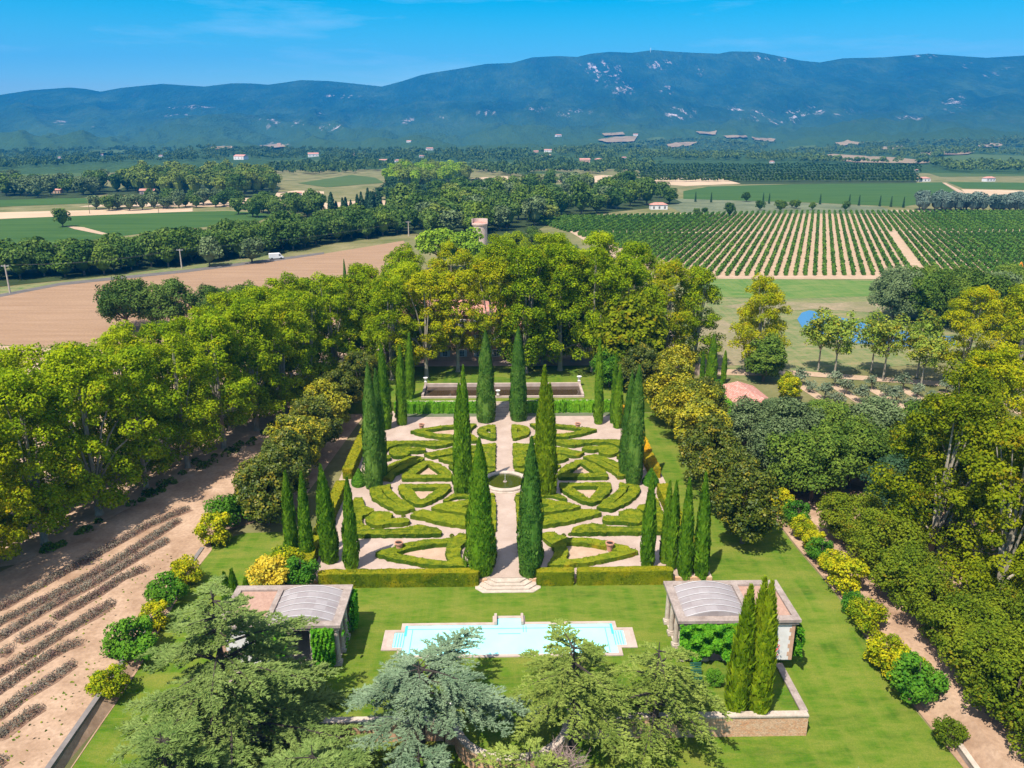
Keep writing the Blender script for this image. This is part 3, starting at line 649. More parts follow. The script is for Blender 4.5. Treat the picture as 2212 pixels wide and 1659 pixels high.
def hedge(name, outer, holes, z0, h, label, cat, mat='box', group=None, dens=26, leaf=0.085, topmat=None, step=0.3, jit=0.07, shrink=0.0):
    seed = len(bpy.data.objects) % 97
    rng = np.random.default_rng(seed+5)
    if shrink:
        a_ = sum(outer[i-1][0]*outer[i][1]-outer[i][0]*outer[i-1][1] for i in range(len(outer))); outer = offs(outer, -shrink if a_ > 0 else shrink)
    loops = [smooth_poly(outer, step, jit, seed)]+[smooth_poly(q, step, jit*0.7, seed+1) for q in holes]
    cx = sum(p[0] for p in outer)/len(outer); cy = sum(p[1] for p in outer)/len(outer)
    vs = []; fs = []
    allp = [p for l in loops for p in l]; nn = len(allp)
    top = [h+noise.noise(Vector((p[0]*0.9, p[1]*0.9, seed)))*0.17 for p in allp]
    for p in allp: vs.append((p[0]-cx, p[1]-cy, -0.05))
    for p, t in zip(allp, top): vs.append((p[0]-cx, p[1]-cy, t))
    k = 0; P = []; Nn = []
    for li, l in enumerate(loops):
        m = len(l); area = sum(l[i][0]*l[(i+1) % m][1]-l[(i+1) % m][0]*l[i][1] for i in range(m))
        sgn = 1 if (area > 0) == (li == 0) else -1
        for i in range(m):
            a, b = k+i, k+(i+1) % m
            fs.append((a, b, nn+b, nn+a) if sgn > 0 else (b, a, nn+a, nn+b))
            p, q = l[i], l[(i+1) % m]; L = math.hypot(q[0]-p[0], q[1]-p[1])
            cnt = rng.poisson(L*h*dens)
            if cnt and L > 1e-6:
                t = rng.uniform(0, 1, cnt); z = rng.uniform(0, h, cnt)
                nv = np.array([(q[1]-p[1])/L, -(q[0]-p[0])/L, 0])*sgn
                P.append(np.stack([p[0]+(q[0]-p[0])*t-cx, p[1]+(q[1]-p[1])*t-cy, z], 1)+nv*rng.uniform(-0.02, 0.06, cnt)[:, None]); Nn.append(np.repeat(nv[None], cnt, 0))
        k += m
    tri = tessellate_polygon([[Vector((x, y, 0)) for x, y in l] for l in loops])
    for t in tri:
        a, b, c = [allp[i] for i in t]
        s = (b[0]-a[0])*(c[1]-a[1])-(b[1]-a[1])*(c[0]-a[0])
        t = t if s > 0 else t[::-1]
        fs.append(tuple(nn+i for i in t))
        cnt = rng.poisson(abs(s)/2*dens)
        if cnt:
            u = rng.uniform(0, 1, (cnt, 2)); fl = u.sum(1) > 1; u[fl] = 1-u[fl]
            A, B, C = [np.array([allp[i][0]-cx, allp[i][1]-cy, top[i]]) for i in t]
            P.append(A+(B-A)*u[:, :1]+(C-A)*u[:, 1:]+np.array([0,0,1])*rng.uniform(-0.01, 0.07, cnt)[:, None]); Nn.append(np.repeat(np.array([[0,0,1.0]]), cnt, 0))
    mb = MB(); mb.add(vs, fs)
    V, F = leaves(np.concatenate(P), np.concatenate(Nn), leaf, rng, 0.8, 0.45)
    mb.addnp(V, F)
    o = mb.build(name, M[mat], loc=(cx, cy, z0))
    return tag(o, label, cat, group)

SH = {
 'tri_back': ([(8.1,0.1),(8.2,2.2),(9.2,4.1),(10.6,5.9),(11.8,6.9),(12.6,6.9),(13.9,5.7),(15.0,3.8),(15.7,2.1),(15.8,0.1)], [[(12.1,5.5),(13.9,1.5),(9.7,1.5)]]),
 'crescent': ([(17.2,-1.9),(20.0,-2.9),(19.8,-4.9),(18.9,-6.6),(17.7,-8.1),(16.3,-9.5),(14.8,-10.9),(12.7,-9.9),(13.8,-8.2),(15.1,-6.5),(16.3,-4.8),(16.9,-3.6)], [[(18.3,-3.2),(18.45,-3.2),(17.8,-5.2),(16.6,-7.1),(15.3,-8.8),(15.2,-8.7),(16.4,-7.0),(17.5,-5.2)]]),
 'comb': ([(1.45,-6.3),(4.8,-7.0),(6.0,-7.4),(7.6,-7.9),(9.2,-8.5),(10.7,-9.7),(9.1,-10.5),(7.4,-11.0),(5.9,-11.5),(3.5,-12.1),(3.5,-12.9),(6.3,-12.2),(8.3,-11.6),(9.8,-11.1),(10.6,-10.6),(11.6,-10.3),(12.6,-10.9),(13.3,-12.0),(11.7,-12.6),(10.1,-13.5),(8.1,-14.4),(6.1,-15.0),(4.3,-15.4),(1.45,-16.1)], [[(3.2,-8.3),(6.2,-9.2),(6.0,-10.0),(3.2,-9.9)]]),
 'arc': ([(1.6,-4.9),(2.6,-4.6),(4.8,-5.2),(7.0,-5.0),(7.6,-5.0),(8.3,-5.9),(9.1,-7.1),(8.4,-7.3),(7.7,-6.6),(6.9,-6.1),(4.7,-6.1),(1.5,-5.7)], []),
 'kidney': ([(15.5,-11.8),(16.1,-10.9),(17.4,-10.5),(18.5,-11.2),(19.1,-12.7),(18.9,-13.8),(18.2,-14.7),(16.9,-14.8),(15.5,-14.4),(14.0,-14.4),(13.0,-13.9),(13.1,-13.1),(13.9,-12.6),(14.8,-12.6),(15.9,-12.9),(15.6,-12.4)], []),
 'wedge': ([(8.6,-16.3),(10.3,-15.2),(11.8,-14.7),(13.3,-15.5),(15.0,-16.0),(17.7,-15.9),(19.4,-14.3),(19.7,-12.2),(18.4,-10.7),(18.3,-10.0),(19.9,-8.9),(20.7,-6.2),(21.7,-6.2),(21.7,-17.4),(8.5,-17.4)], []),
 'ring': ([(4.5,-18.4),(4.6,-17.3),(6.3,-17.0),(6.7,-17.9),(7.5,-18.5),(8.2,-18.8),(9.6,-18.7),(11.4,-19.1),(13.2,-19.8),(14.9,-20.9),(16.6,-22.2),(15.0,-23.1),(13.1,-23.9),(10.8,-24.7),(9.7,-25.0),(7.2,-25.5),(4.7,-25.5),(5.5,-23.9),(6.0,-22.3),(5.7,-20.4)], [[(7.6,-19.9),(9.4,-20.1),(11.2,-20.6),(12.8,-21.3),(14.0,-22.2),(12.5,-22.8),(10.9,-23.4),(9.1,-23.9),(7.2,-24.3),(7.7,-22.3)]]),
 'lobe': ([(1.45,-18.2),(1.9,-18.1),(4.2,-20.0),(4.7,-21.9),(4.3,-23.8),(2.9,-24.8),(1.5,-25.1),(1.45,-22.8)], [[(2.3,-20.6),(3.1,-21.6),(2.9,-23.0),(2.3,-22.8)]]),
}
DESC = {'tri_back':'triangular box hedge with a gravel heart beside the cross path','crescent':'crescent box hedge split by a narrow slit','comb':'long box hedge with radiating arms along the central path',
 'arc':'low curved box hedge nearest the fountain','kidney':'kidney shaped solid box hedge','wedge':'wide wedge of box hedge against the outer corner path','ring':'pointed ring of box hedge round a terracotta pot','lobe':'small box hedge loop round the foot of a tall cypress'}
for k, (o_, hs_) in SH.items():
    for sx in (1, -1):
        for sy in (1, -1):
            def T(p): return (p[0]*sx, p[1] if sy > 0 else -1.8-p[1])
            flip = sy if k != 'tri_back' else -sy
            q = ('front' if flip > 0 else 'back')+' '+('right' if sx > 0 else 'left')
            hedge('box_hedge', [T(p) for p in o_], [[T(p) for p in h] for h in hs_], TZ, 0.60 if k != 'arc' else 0.42,
                  DESC[k]+', in the '+q+' quarter', 'hedge', 'box', 'box hedges of the parterre', shrink=0.0, jit=0.11)
            if hs_ and k in ('ring', 'tri_back'):
                bx = [T(p) for p in hs_[0]]
                struct(sheet('gravel_bed', bx, M['bed'], TZ+0.02))
# tall clipped hedges
def rect(x0, x1, y0, y1): return [(x0,y0),(x1,y0),(x1,y1),(x0,y1)]
FH = 1.85
hedge('clipped_hedge', rect(-22.3,-3.4,-28.35,-27.2), [], 0.05, FH, 'long clipped hedge left of the stone steps, facing the pool lawn', 'hedge', 'yew', 'hedges along the pool lawn', 60, 0.07, jit=0.02)
hedge('clipped_hedge', rect(3.4,7.85,-28.4,-27.2), [], 0.05, FH, 'short clipped hedge just right of the stone steps', 'hedge', 'yew', 'hedges along the pool lawn', 60, 0.07, jit=0.02)
hedge('clipped_hedge', rect(8.2,19.6,-28.4,-27.2), [], 0.05, FH, 'clipped hedge with yellow patches reaching the right pavilion', 'hedge', 'yew', 'hedges along the pool lawn', 60, 0.07, jit=0.02)
for i, (x0, x1, y0, y1, mt, wd) in enumerate([(22.2,23.8,-26.5,-4.6,'yew','beside the four right cypresses'),(22.3,23.9,0.6,7.4,'yew_o','nearest the big right cypress'),(22.4,24.0,8.2,19.6,'yew_o','farther up the right side'),(22.4,24.0,20.4,30.5,'yew_o','at the far end of the right side'),
    (-25.0,-23.5,-18.6,-2.6,'yew','beside the front left cypresses'),(-24.9,-23.3,1.3,15.9,'yew','in the shade of the left magnolias'),(-24.9,-23.3,16.7,30.5,'yew','at the far end of the left side'),(-25.0,-23.6,-26.5,-19.4,'yew','behind the left pavilion')]):
    hedge('side_hedge', rect(x0,x1,y0,y1), [], TZ, 1.6, 'tall clipped hedge edging the parterre '+wd, 'hedge', mt, 'hedges on the sides of the parterre', 40, 0.09, jit=0.05)
# ivy covered terrace wall
for sx, wd in ((-1, 'left'), (1, 'right')):
    x0, x1 = sorted((sx*2.5, sx*20.4))
    e = empty('terrace_wall', (0, 0, 0), 'terrace wall buried in bright ivy on the %s of the far stairs' % wd, 'wall', 'ivy covered terrace walls')
    b = MB(); b.box(x0, x1, 31.6, 32.35, 0.3, UZ+0.25); b.build('wall', M['stone'], e)
    h_ = hedge('ivy', rect(x0-0.1,x1+0.1,30.7,31.9), [], 0, 1, None, None, 'ivy', None, 60, 0.13, jit=0.32)
    h_.parent = e; h_.location = ((x0+x1)/2, 31.3, TZ); h_.scale = (1, 1, 2.0)
    struct(sheet('flower_border', rect(x0, x1, 29.0, 30.8), M['scrub'], TZ+0.03))
# topiary cones
def cone_mesh(seed, h, r):
    rng = np.random.default_rng(seed); n = 2600
    z = rng.uniform(0, 1, n)**1.2; t = rng.uniform(0, 6.28, n); rr = r*np.minimum(1, (1-z)*1.25+0.02)*(0.9+0.1*np.sin(3*t))
    P = np.stack([rr*np.cos(t), rr*np.sin(t), z*h], 1); D = np.stack([np.cos(t), np.sin(t), 0.4+0*t], 1)
    V, F = leaves(P, D, 0.11, rng); mb = MB(); mb.addnp(V, F); mb.lathe([(r*0.9,0),(r*0.85,h*0.2),(r*0.4,h*0.6),(0.02,h*0.97)], 12)
    return mb.mesh('topiary_cone', M['shrub_g'])
tm = cone_mesh(3, 2.6, 1.3)
for x, y, wd in ((-22.0,-0.6,'left'),(22.0,-1.4,'right')):
    tag(link('topiary_cone', tm, None, (x, y, TZ)), 'dark green clipped cone by the big cypress on the %s edge of the parterre' % wd, 'topiary', 'clipped cones')
# tiny box seedlings
rng = np.random.default_rng(4)
V, F = leaves(sph(rng, 120, 0)*0.3, sph(rng, 120, 0), 0.09, rng); mb = MB(); mb.addnp(V, F); sm = mb.mesh('box_bush', M['box'])
for x, y, wd in ((7.5,-17.2,'on the gravel in front of the right wedge hedge'),(-7.2,-17.0,'on the gravel beside the left wedge hedge'),(-14.2,-11.2,'on the path crossing of the left half'),(8.4,-17.0,'at the tip of the right wedge hedge')):
    tag(link('box_bush', sm, None, (x, y, TZ)), 'tiny box bush '+wd, 'bush', 'tiny box bushes')

# ------------------------------------------------------------------ cypresses
def cyp_mesh(rng, h, r, shag, off=(0,0), ex=2.1):
    """(V,F) of a column: clipped skin plus upright sprays"""
    def prof(t): return r*(0.84+0.20*np.minimum(1, t/0.10))*np.clip(1-np.clip((t-0.06)/0.94, 0, 1)**ex, 0, 1)**0.95+0.03
    n = int(260*h*r/1.3+500)
    t = rng.uniform(0, 1, n)**1.05; a = rng.uniform(0, 6.283, n)
    p0_, p1_, p2_ = rng.uniform(0, 6.28, 3)
    lump = 1+0.08*np.sin(2*a+t*7+p0_)+0.06*np.sin(5*a-t*15+p1_)+0.07*np.sin(t*21+p2_+a)
    R = prof(t)*lump*rng.uniform(0.94, 1.04+shag*0.16, n)
    P = np.stack([off[0]+R*np.cos(a), off[1]+R*np.sin(a), t*h*0.995], 1)
    out = np.stack([np.cos(a), np.sin(a), 0*a], 1); tn = np.stack([-np.sin(a), np.cos(a), 0*a], 1)
    L = rng.uniform(0.22, 0.5, n)*(1+shag*0.7)*(0.5+0.5*np.minimum(1, prof(t)/r*1.5)); W_ = L*rng.uniform(0.2, 0.36, n)
    up = np.array([0,0,1.0])+out*(0.10+shag*0.35*rng.uniform(0, 1, n))[:, None]+tn*rng.normal(0, 0.3, n)[:, None]
    nrm = out+tn*rng.normal(0, 0.5, n)[:, None]; side = np.cross(up, nrm); side /= np.linalg.norm(side, axis=1)[:, None]
    V = np.stack([P-side*W_[:, None], P+side*W_[:, None], P+up*L[:, None]], 1).reshape(-1, 3); F = np.arange(3*n).reshape(n, 3)
    return V, F, [(float(prof(np.array(q)))*0.93, q*h) for q in (0, .04, .1, .2, .35, .5, .65, .8, .92, 1.0)]
def cypress(bx, by, ty, wpx, z, kind, label, twin=None, group='tall cypresses of the parterre', name='cypress'):
    x, y, h = hgt(bx, by-wpx*0.10, ty, z)
    d = proj(x, y, z)[2]; r = 0.90*wpx/2/(FPX/d)
    rng = np.random.default_rng(int(bx*3+by))
    e = empty(name, (x, y, z), label, 'cypress', group); e.rotation_euler = (rng.normal(0,.012), rng.normal(0,.012), 0)
    shag = {'clip':0.0,'d':0.05,'n':0.45,'y':0.9}[kind]; mt = {'clip':'cypress_d','d':'cypress_d','n':'cypress','y':'cypress_y'}[kind]
    mb = MB()
    stems = [(0, 0, 1.0, 1.0)] if not twin else [(-twin*r*0.35, 0.1, 1.0, 0.78), (twin*r*0.32, -0.15, 0.87, 0.82)]
    for ox, oy, sh, sr in stems:
        V, F, pr = cyp_mesh(rng, h*sh, r*sr, shag, (ox, oy), {'clip':3.0,'d':2.5,'n':2.15,'y':2.3}[kind]); mb.addnp(V, F.astype(int)); mb.lathe(pr, 14, ox, oy)
    mb.build('crown', M[mt], e)
    t = MB(); t.tube([(0,0,-0.2),(0,0,0.5)], [0.28,0.22], 8); t.build('trunk', M['bark'], e)
    return e
def zz(x0, y0, s, a, b): return ((x0+a*s)/1.736, (y0+b*s)/1.736)
CYP = [(1037,1243,945,58,TZ,'n','broad cypress just left of the steps down to the pool lawn',None),(1144,1245,943,54,TZ,'d','broad cypress just right of the steps down to the pool lawn',None),
 (1050,914,712,40,TZ,'d','dense cypress left of the far stairs',None),(1120,911,706,38,TZ,'d','dense cypress right of the far stairs',None),
 (1000,1068,790,38,TZ,'n','loose cypress with a forked tip left of the round fountain',-0.8),(1177,1072,790,40,TZ,'y','yellow-green twin tipped cypress right of the round fountain',0.9),
 (808.6,1056,785,41,TZ,'d','great clipped cypress on the left edge of the cross path',None),(823,1036,795,30,TZ,'d','dark cypress tucked behind the great one on the left',None),
 (1367,1050,788,38,TZ,'clip','great clipped cypress on the right edge of the cross path',None),(1350,1030,800,30,TZ,'clip','cypress tucked behind the great one on the right',None),
 (834,928,744,27,TZ,'n','back left cypress nearest the magnolias',None),(868,919,748,22,TZ,'n','back left cypress on the pale gravel, right of its neighbour',None),
 (886,862,719,19,UZ,'n','slim cypress on the upper lawn left of the long basin',None),(1292.6,917,731,19,TZ,'n','lone back right cypress in front of the ivy wall',None),
 (1324,915,764,13,TZ,'n','slimmest of the back right cypresses',None),(1334,926,788,18,TZ,'n','smooth low cypress of the back right pair',None),
 (632,1205,1018,28,TZ-.4,'n','leftmost of the four front left cypresses',None),(665,1222,1020,27,TZ-.4,'n','second of the front left cypresses, beside the amber bush',None),
 (713.8,1215,1003,39,TZ,'n','broad cypress of the front left group, third from the left',None),(760,1229,1031,30,TZ,'n','front left cypress standing nearest the parterre hedges',None),
 (1397,1229,1023,28,TZ,'n','front right cypress standing nearest the parterre hedges',None),(1434.6,1217,1037.6,19,TZ,'n','slim cypress second from the left in the front right group',None),
 (1449,1229,1042,24,TZ,'n','third cypress from the left in the front right group',None),(1478.5,1252,1032.7,29,.1,'n','fourth cypress from the left in the front right group, behind the pavilion',None),
 (1513.7,1252,1025,30,.1,'n','rightmost cypress of the front right group, behind the pavilion',None)]
for c_ in CYP: cypress(*c_[:6], c_[6], c_[7])
for c_ in [(1590,1536,1265,43,.09,'y','left one of the three cypresses in front of the right pavilion'),(1622,1532,1248,30,.09,'y','rear middle cypress of the three in front of the right pavilion'),(1636,1539,1257,44,.09,'y','right one of the three cypresses in front of the right pavilion')]:
    cypress(*c_[:6], c_[6], group='cypresses by the pavilions')
for c_ in [(494,1330,1236,20,-.3,'n','leftmost slim cypress behind the big green cedar'),(514,1345,1230,24,-.3,'n','tallest slim cypress at the corner of the left pavilion'),(540,1352,1250,24,-.3,'n','right slim cypress against the roof of the left pavilion')]:
    cypress(*c_[:6], c_[6], group='cypresses by the pavilions')
for c_ in [(1535.6,826,722.8,21,0.3,'n','thick cypress behind the tiled cottage'),(1516,822,761.7,9,0.3,'n','thin cypress left of the thick one behind the cottage'),(1562,826,757,10,0.3,'n','thin cypress right of the thick one behind the cottage'),(748,640,560,8,0,'d','thin dark cypress beyond the avenue of planes')]:
    cypress(*c_[:6], c_[6], group='far cypresses')

# ------------------------------------------------------------------ fountain, pots, steps, basin
e = empty('fountain', (0, -0.55, TZ), 'round stone fountain basin of green water with a thin jet', 'fountain')
MB().lathe([(2.85,0.0),(2.85,0.42),(2.95,0.5),(3.45,0.5),(3.55,0.4),(3.55,0.12),(3.75,0.08),(3.75,-0.1)], 64).build('rim', M['stone'], e)
b = MB(); b.lathe([(2.9,0.22),(0.001,0.22)], 64); b.build('water', M['green_water'], e)
b = MB(); b.lathe([(0.35,0.1),(0.3,0.3),(0.12,0.34),(0.08,0.55),(0.01,0.56)], 16); b.build('nozzle', M['stone_grey'], e)
b = MB(); b.tube([(0,0,0.5),(0,0,1.6),(0.02,0,2.3)], [0.035,0.02,0.006], 6); b.build('jet', M['white'], e)
def pot(px, py, z, s, label):
    x, y = G(px, py, z); e = empty('terracotta_pot', (x, y, z), label, 'pot', 'terracotta pots in the parterre'); e.scale = (s*.6, s*.6, s)
    MB().box(-.55,.55,-.55,.55,0.0,0.14).build('plinth', M['stone'], e)
    MB().lathe([(0.42,0.14),(0.5,0.2),(0.68,0.95),(0.72,1.0),(0.84,1.02),(0.84,1.2),(0.70,1.2),(0.66,1.08)], 24).build('pot', M['terracotta'], e, smooth=False)
    MB().lathe([(0.68,1.08),(0.001,1.1)], 24).build('soil', M['dark'], e)
pot(862.6,1191,TZ,1.12,'terracotta pot on a plinth in the front left ring of hedge')
pot(1316.8,1192,TZ,1.12,'pale weathered pot in the front right ring of hedge')
pot(911,930,TZ,1.05,'terracotta pot in the back left ring of hedge')
pot(1248,928,TZ,1.05,'terracotta pot in the back right ring of hedge')
x_, y_ = -2.9, 10.5
e = empty('terracotta_pot', (x_, y_, TZ), 'small pot beside the shadowed left hedge above the fountain', 'pot', 'terracotta pots in the parterre'); e.scale = (.5,.5,.5)
MB().lathe([(0.42,0.0),(0.5,0.2),(0.68,0.95),(0.84,1.02),(0.84,1.2),(0.70,1.2),(0.66,1.08)], 20).build('pot', M['terracotta'], e)
MB().lathe([(0.68,1.08),(0.001,1.1)], 20).build('soil', M['dark'], e)
# front steps (four octagonal treads)
e = empty('stone_steps', (0, 0, 0), 'low flight of angular pale stone steps down to the pool lawn', 'steps')
for i, (hw, yf, zt) in enumerate([(3.85,-29.75,0.16),(3.35,-29.25,0.32),(2.85,-28.75,0.48),(2.35,-28.25,0.64)]):
    c_ = 0.9
    MB().prism([(-hw,-27.4),(-hw,yf+c_),(-hw+c_,yf),(hw-c_,yf),(hw,yf+c_),(hw,-27.4)], 0.0 if i == 0 else 0.16*i+0.002, zt).build('tread', M['stone'], e)
# retaining wall of the parterre along the lawn
e = empty('parterre_wall', (0,0,0), 'low rough stone edge behind the clipped hedges', 'wall')
b = MB(); b.box(-25.4,-2.5,-27.75,-27.46,-0.4,TZ+0.04); b.box(2.5,24.4,-27.75,-27.46,-0.4,TZ+0.04); b.build('wall', M['rubble'], e)
# back stairs
e = empty('garden_stairs', (0, 0, 0), 'stone stairs rising between two dark cypresses to the long basin', 'stairs')
nst = 9
for i in range(nst):
    z1 = TZ+(UZ-TZ)*(i+1)/nst; y0 = 29.0+i*0.38
    MB().box(-2.15, 2.15, y0, y0+0.42 if i < nst-1 else 32.38, TZ-0.1, z1).build('step', M['stone'], e)
for sx in (-1, 1):
    MB().prism([(sx*2.16,29.6),(sx*2.46,29.6),(sx*2.46,32.9),(sx*2.16,32.9)], TZ-.1, UZ+0.35).build('side_wall', M['stone_grey'], e)
# long basin
e = empty('long_basin', (0, 0, UZ), 'long rectangular basin of dark brown water on the upper lawn', 'basin')
X, Y0, Y1 = 15.3, 34.9, 41.4
MB().box(-X-.45, X+.45, Y1, Y1+.5, 0, .75).build('coping', M['coping'], e)
MB().box(-X-.45, X+.45, Y0-.5, Y0, 0, .35).build('coping', M['coping'], e)
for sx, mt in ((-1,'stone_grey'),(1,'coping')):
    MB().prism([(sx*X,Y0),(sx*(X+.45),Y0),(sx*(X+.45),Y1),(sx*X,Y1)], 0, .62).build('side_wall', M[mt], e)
MB().box(-X, X, Y0, Y1, 0.0, 0.06).build('water', M['brown_water'], e)
def urn(x, y, z, s, label, name='stone_urn'):
    e = empty(name, (x, y, z), label, 'urn', 'pale stone urns'); e.scale = (s,s,s)
    MB().lathe([(0.32,0),(0.32,0.1),(0.12,0.16),(0.12,0.34),(0.34,0.55),(0.42,0.8),(0.5,0.86),(0.5,0.92),(0.36,0.92),(0.001,0.8)], 16).build('urn', M['plaster'], e)
    MB().box(-.3,.3,-.3,.3,-.35,0).build('plinth', M['stone'], e)
urn(1.9*-0.5, 34.65, UZ+.7, .9, 'white urn on the basin edge above the far stairs')
urn(-15.5, 41.9, UZ+1.1, .9, 'stone finial on the far left corner of the long basin')
urn(15.5, 41.9, UZ+1.1, 1.0, 'stone finial on the far right corner of the long basin')

# ------------------------------------------------------------------ pool
e = empty('swimming_pool', (0, 0, 0), 'long pale turquoise swimming pool with stone coping and stepped ends', 'pool')
PW, PF, PB = 11.2, -41.2, -36.1            # half width, front, back
inner = [(-PW,PF),(PW,PF),(PW,-39.9),(12.9,-39.9),(12.9,-37.3),(PW,-37.3),(PW,PB),(1.35,PB),(1.35,-34.9),(-1.35,-34.9),(-1.35,PB),(-PW,PB),(-PW,-37.3),(-12.9,-37.3),(-12.9,-39.9),(-PW,-39.9)]
outer = offs(inner, 0.42)
n_ = len(inner)
b = MB(); z0, z1 = 0.0, 0.20
b.add([(x,y,z1) for x,y in outer]+[(x,y,z1) for x,y in inner]+[(x,y,z0) for x,y in outer]+[(x,y,z0) for x,y in inner],
      [(i,(i+1)%n_,n_+(i+1)%n_,n_+i) for i in range(n_)]+[(2*n_+i,2*n_+(i+1)%n_,(i+1)%n_,i) for i in range(n_)]+[(n_+i,n_+(i+1)%n_,3*n_+(i+1)%n_,3*n_+i) for i in range(n_)])
b.build('coping', M['coping'], e)
b = MB(); k = len(b.v)
tri = tessellate_polygon([[Vector((x,y,0)) for x,y in inner]])
def up(t):
    a_, b_, c2 = [inner[i] for i in t]; return t if (b_[0]-a_[0])*(c2[1]-a_[1])-(b_[1]-a_[1])*(c2[0]-a_[0]) > 0 else t[::-1]
# the lawn slab is hidden under the pool floor, which is laid as a shallow bright shell
b.add([(x,y,0.115) for x,y in inner], [tuple(up(t)) for t in tri]); b.build('shell', M['pool_floor'], e)
MB().add([(x,y,0.165) for x,y in inner], [tuple(up(t)) for t in tri]).build('water', M['pool_water'], e)
for sx in (-1, 1):
    for k in range(4):
        x0 = sx*(12.0-0.28*k); MB().prism([(x0,-39.8),(x0-sx*0.07,-39.8),(x0-sx*0.07,-37.4),(x0,-37.4)], 0.12, 0.135).build('step_edge', M['pool_tile'], e)
    MB().prism([(sx*12.9,-39.9),(sx*12.25,-39.9),(sx*12.25,-37.3),(sx*12.9,-37.3)], 0.10, 0.19).build('paving', M['pink_pave'], e)
    MB().prism([(sx*11.2,-37.9),(sx*10.95,-37.9),(sx*10.95,-36.1),(sx*11.2,-36.1)], 0.12, 0.16).build('tile_corner', M['pool_tile'], e)
    MB().box(sx*1.45-.14, sx*1.45+.14, -36.2, -34.6, 0.19, 0.62).build('pillar', M['coping'], e)
for x0, x1, y0, y1 in [(-10.9,10.9,-36.75,-36.68),(-10.4,-10.34,-41,-36.8),(10.34,10.4,-41,-36.8),(-1.2,1.2,-37.7,-37.63),(1.5,1.56,-37.4,-36.3),(1.8,1.86,-37.4,-36.3)]:
    MB().box(x0,x1,y0,y1,0.12,0.14).build('step_edge', M['pool_tile'], e)

# ------------------------------------------------------------------ garden walls
e = empty('retaining_wall', (0,0,0), 'long rubble stone wall with pale coping below the pool lawn, bowed out in the middle', 'wall')
wm = MB(); cm = MB()
def wall_path(pts, t, z0, z1, body, cop, ct=0.16, co=0.1):
    for i in range(len(pts)-1):
        (x0, y0), (x1, y1) = pts[i], pts[i+1]; L = math.hypot(x1-x0, y1-y0); nx, ny = -(y1-y0)/L*t/2, (x1-x0)/L*t/2
        body.prism([(x0+nx,y0+ny),(x1+nx,y1+ny),(x1-nx,y1-ny),(x0-nx,y0-ny)], z0, z1)
        k_ = (t/2+co)/(t/2); nx *= k_; ny *= k_
        cop.prism([(x0+nx,y0+ny),(x1+nx,y1+ny),(x1-nx,y1-ny),(x0-nx,y0-ny)], z1, z1+ct)
wall_path([(-27.2,-50.6),(-6.2,-50.6)], 0.5, -2.7, 0.22, wm, cm)
wall_path([(6.2,-50.6),(27.2,-50.6)], 0.5, -2.7, 0.22, wm, cm)
wm.build('wall', M['rubble'], e); cm.build('coping', M['stone'], e)
wm = MB(); cm = MB()
arc = [(-3.9+0*t, 0) for t in ()]
arc = [(5.0*math.sin(a), -50.9-4.4*math.cos(a)) for a in np.linspace(-math.pi/2, math.pi/2, 15)]
wall_path(arc, 0.5, -2.9, 0.10, wm, cm); wm.build('curved_wall', M['rubble'], e); cm.build('curved_coping', M['stone'], e)
b = MB(); b.prism([(5.0*math.sin(a), -50.9-4.4*math.cos(a)) for a in np.linspace(-math.pi/2, math.pi/2, 15)], -2.7, 0.06); struct(b.build('bastion_lawn', M['lawn']))
for sx, wd in ((-1,'left'),(1,'right')):
    e2 = empty('gate_pier', (sx*5.6, -50.9, 0), 'rubble pier where the %s wall meets the curved bay' % wd, 'pier', 'wall piers')
    MB().box(-.45,.45,-.45,.45,-2.7,0.9).build('shaft', M['rubble'], e2); MB().box(-.55,.55,-.55,.55,0.9,1.05).build('cap', M['stone'], e2)
    urn(sx*5.6, -50.9, 1.4, .8, 'white urn on the %s pier of the curved bay' % wd)
    e2 = empty('side_wall', (0,0,0), 'low stone coping wall running from the pavilion down the %s side of the pool lawn' % wd, 'wall', 'side walls of the pool lawn')
    wm = MB(); cm = MB(); wall_path([(sx*27.0,-50.3),(sx*27.0,-43.4)], 0.5, -2.7, 0.2, wm, cm); wm.build('wall', M['rubble'], e2); cm.build('coping', M['stone_grey'], e2)
e2 = empty('lavender_wall', (0,0,0), 'stone wall with shade in its colour, holding up the lavender field beside the left lawn', 'wall')
wm = MB(); cm = MB(); wall_path([(-39.3,-18.5),(-39.2,-46),(-39.0,-80)], 0.4, -1.6, 0.1, wm, cm, 0.1, 0.05); wm.build('wall', M['darkwall'], e2); cm.build('coping', M['darkwall'], e2)
e2 = empty('path_wall', (0,0,0), 'low stone wall at the lower right edge of the lawn', 'wall')
wm = MB(); cm = MB(); wall_path([(40.3,-51),(40.0,-62)], 0.4, -2.2, -1.3, wm, cm, 0.1, 0.05); wm.build('wall', M['stone_grey'], e2); cm.build('coping', M['stone'], e2)

# ------------------------------------------------------------------ pavilions
m, n, o = new_mat('vault_canvas')
f = noise_n(n, 0.8, 3); br = N(n, 'ShaderNodeTexBrick'); g = N(n, 'ShaderNodeNewGeometry'); n.links.new(g.outputs['Position'], br.inputs['Vector'])
br.inputs['Scale'].default_value = 1.0; br.inputs['Color1'].default_value = (0.34,0.30,0.30,1); br.inputs['Color2'].default_value = (0.275,0.235,0.235,1); br.inputs['Mortar'].default_value = (0.31,0.28,0.28,1)
br.inputs['Brick Width'].default_value = 1.1; br.inputs['Row Height'].default_value = 1.5; br.offset = 0
c = mixc(n, maprange(n, f, 0.4, 0.75, 0, 0.5), br.outputs['Color'], (0.24,0.19,0.185)); finish(n, o, c, 0.5, 0.4)
M['vault'] = m
M['rib'] = simple('vault_rib', (0.42,0.39,0.39), (0.50,0.47,0.47), 2, 0.6)
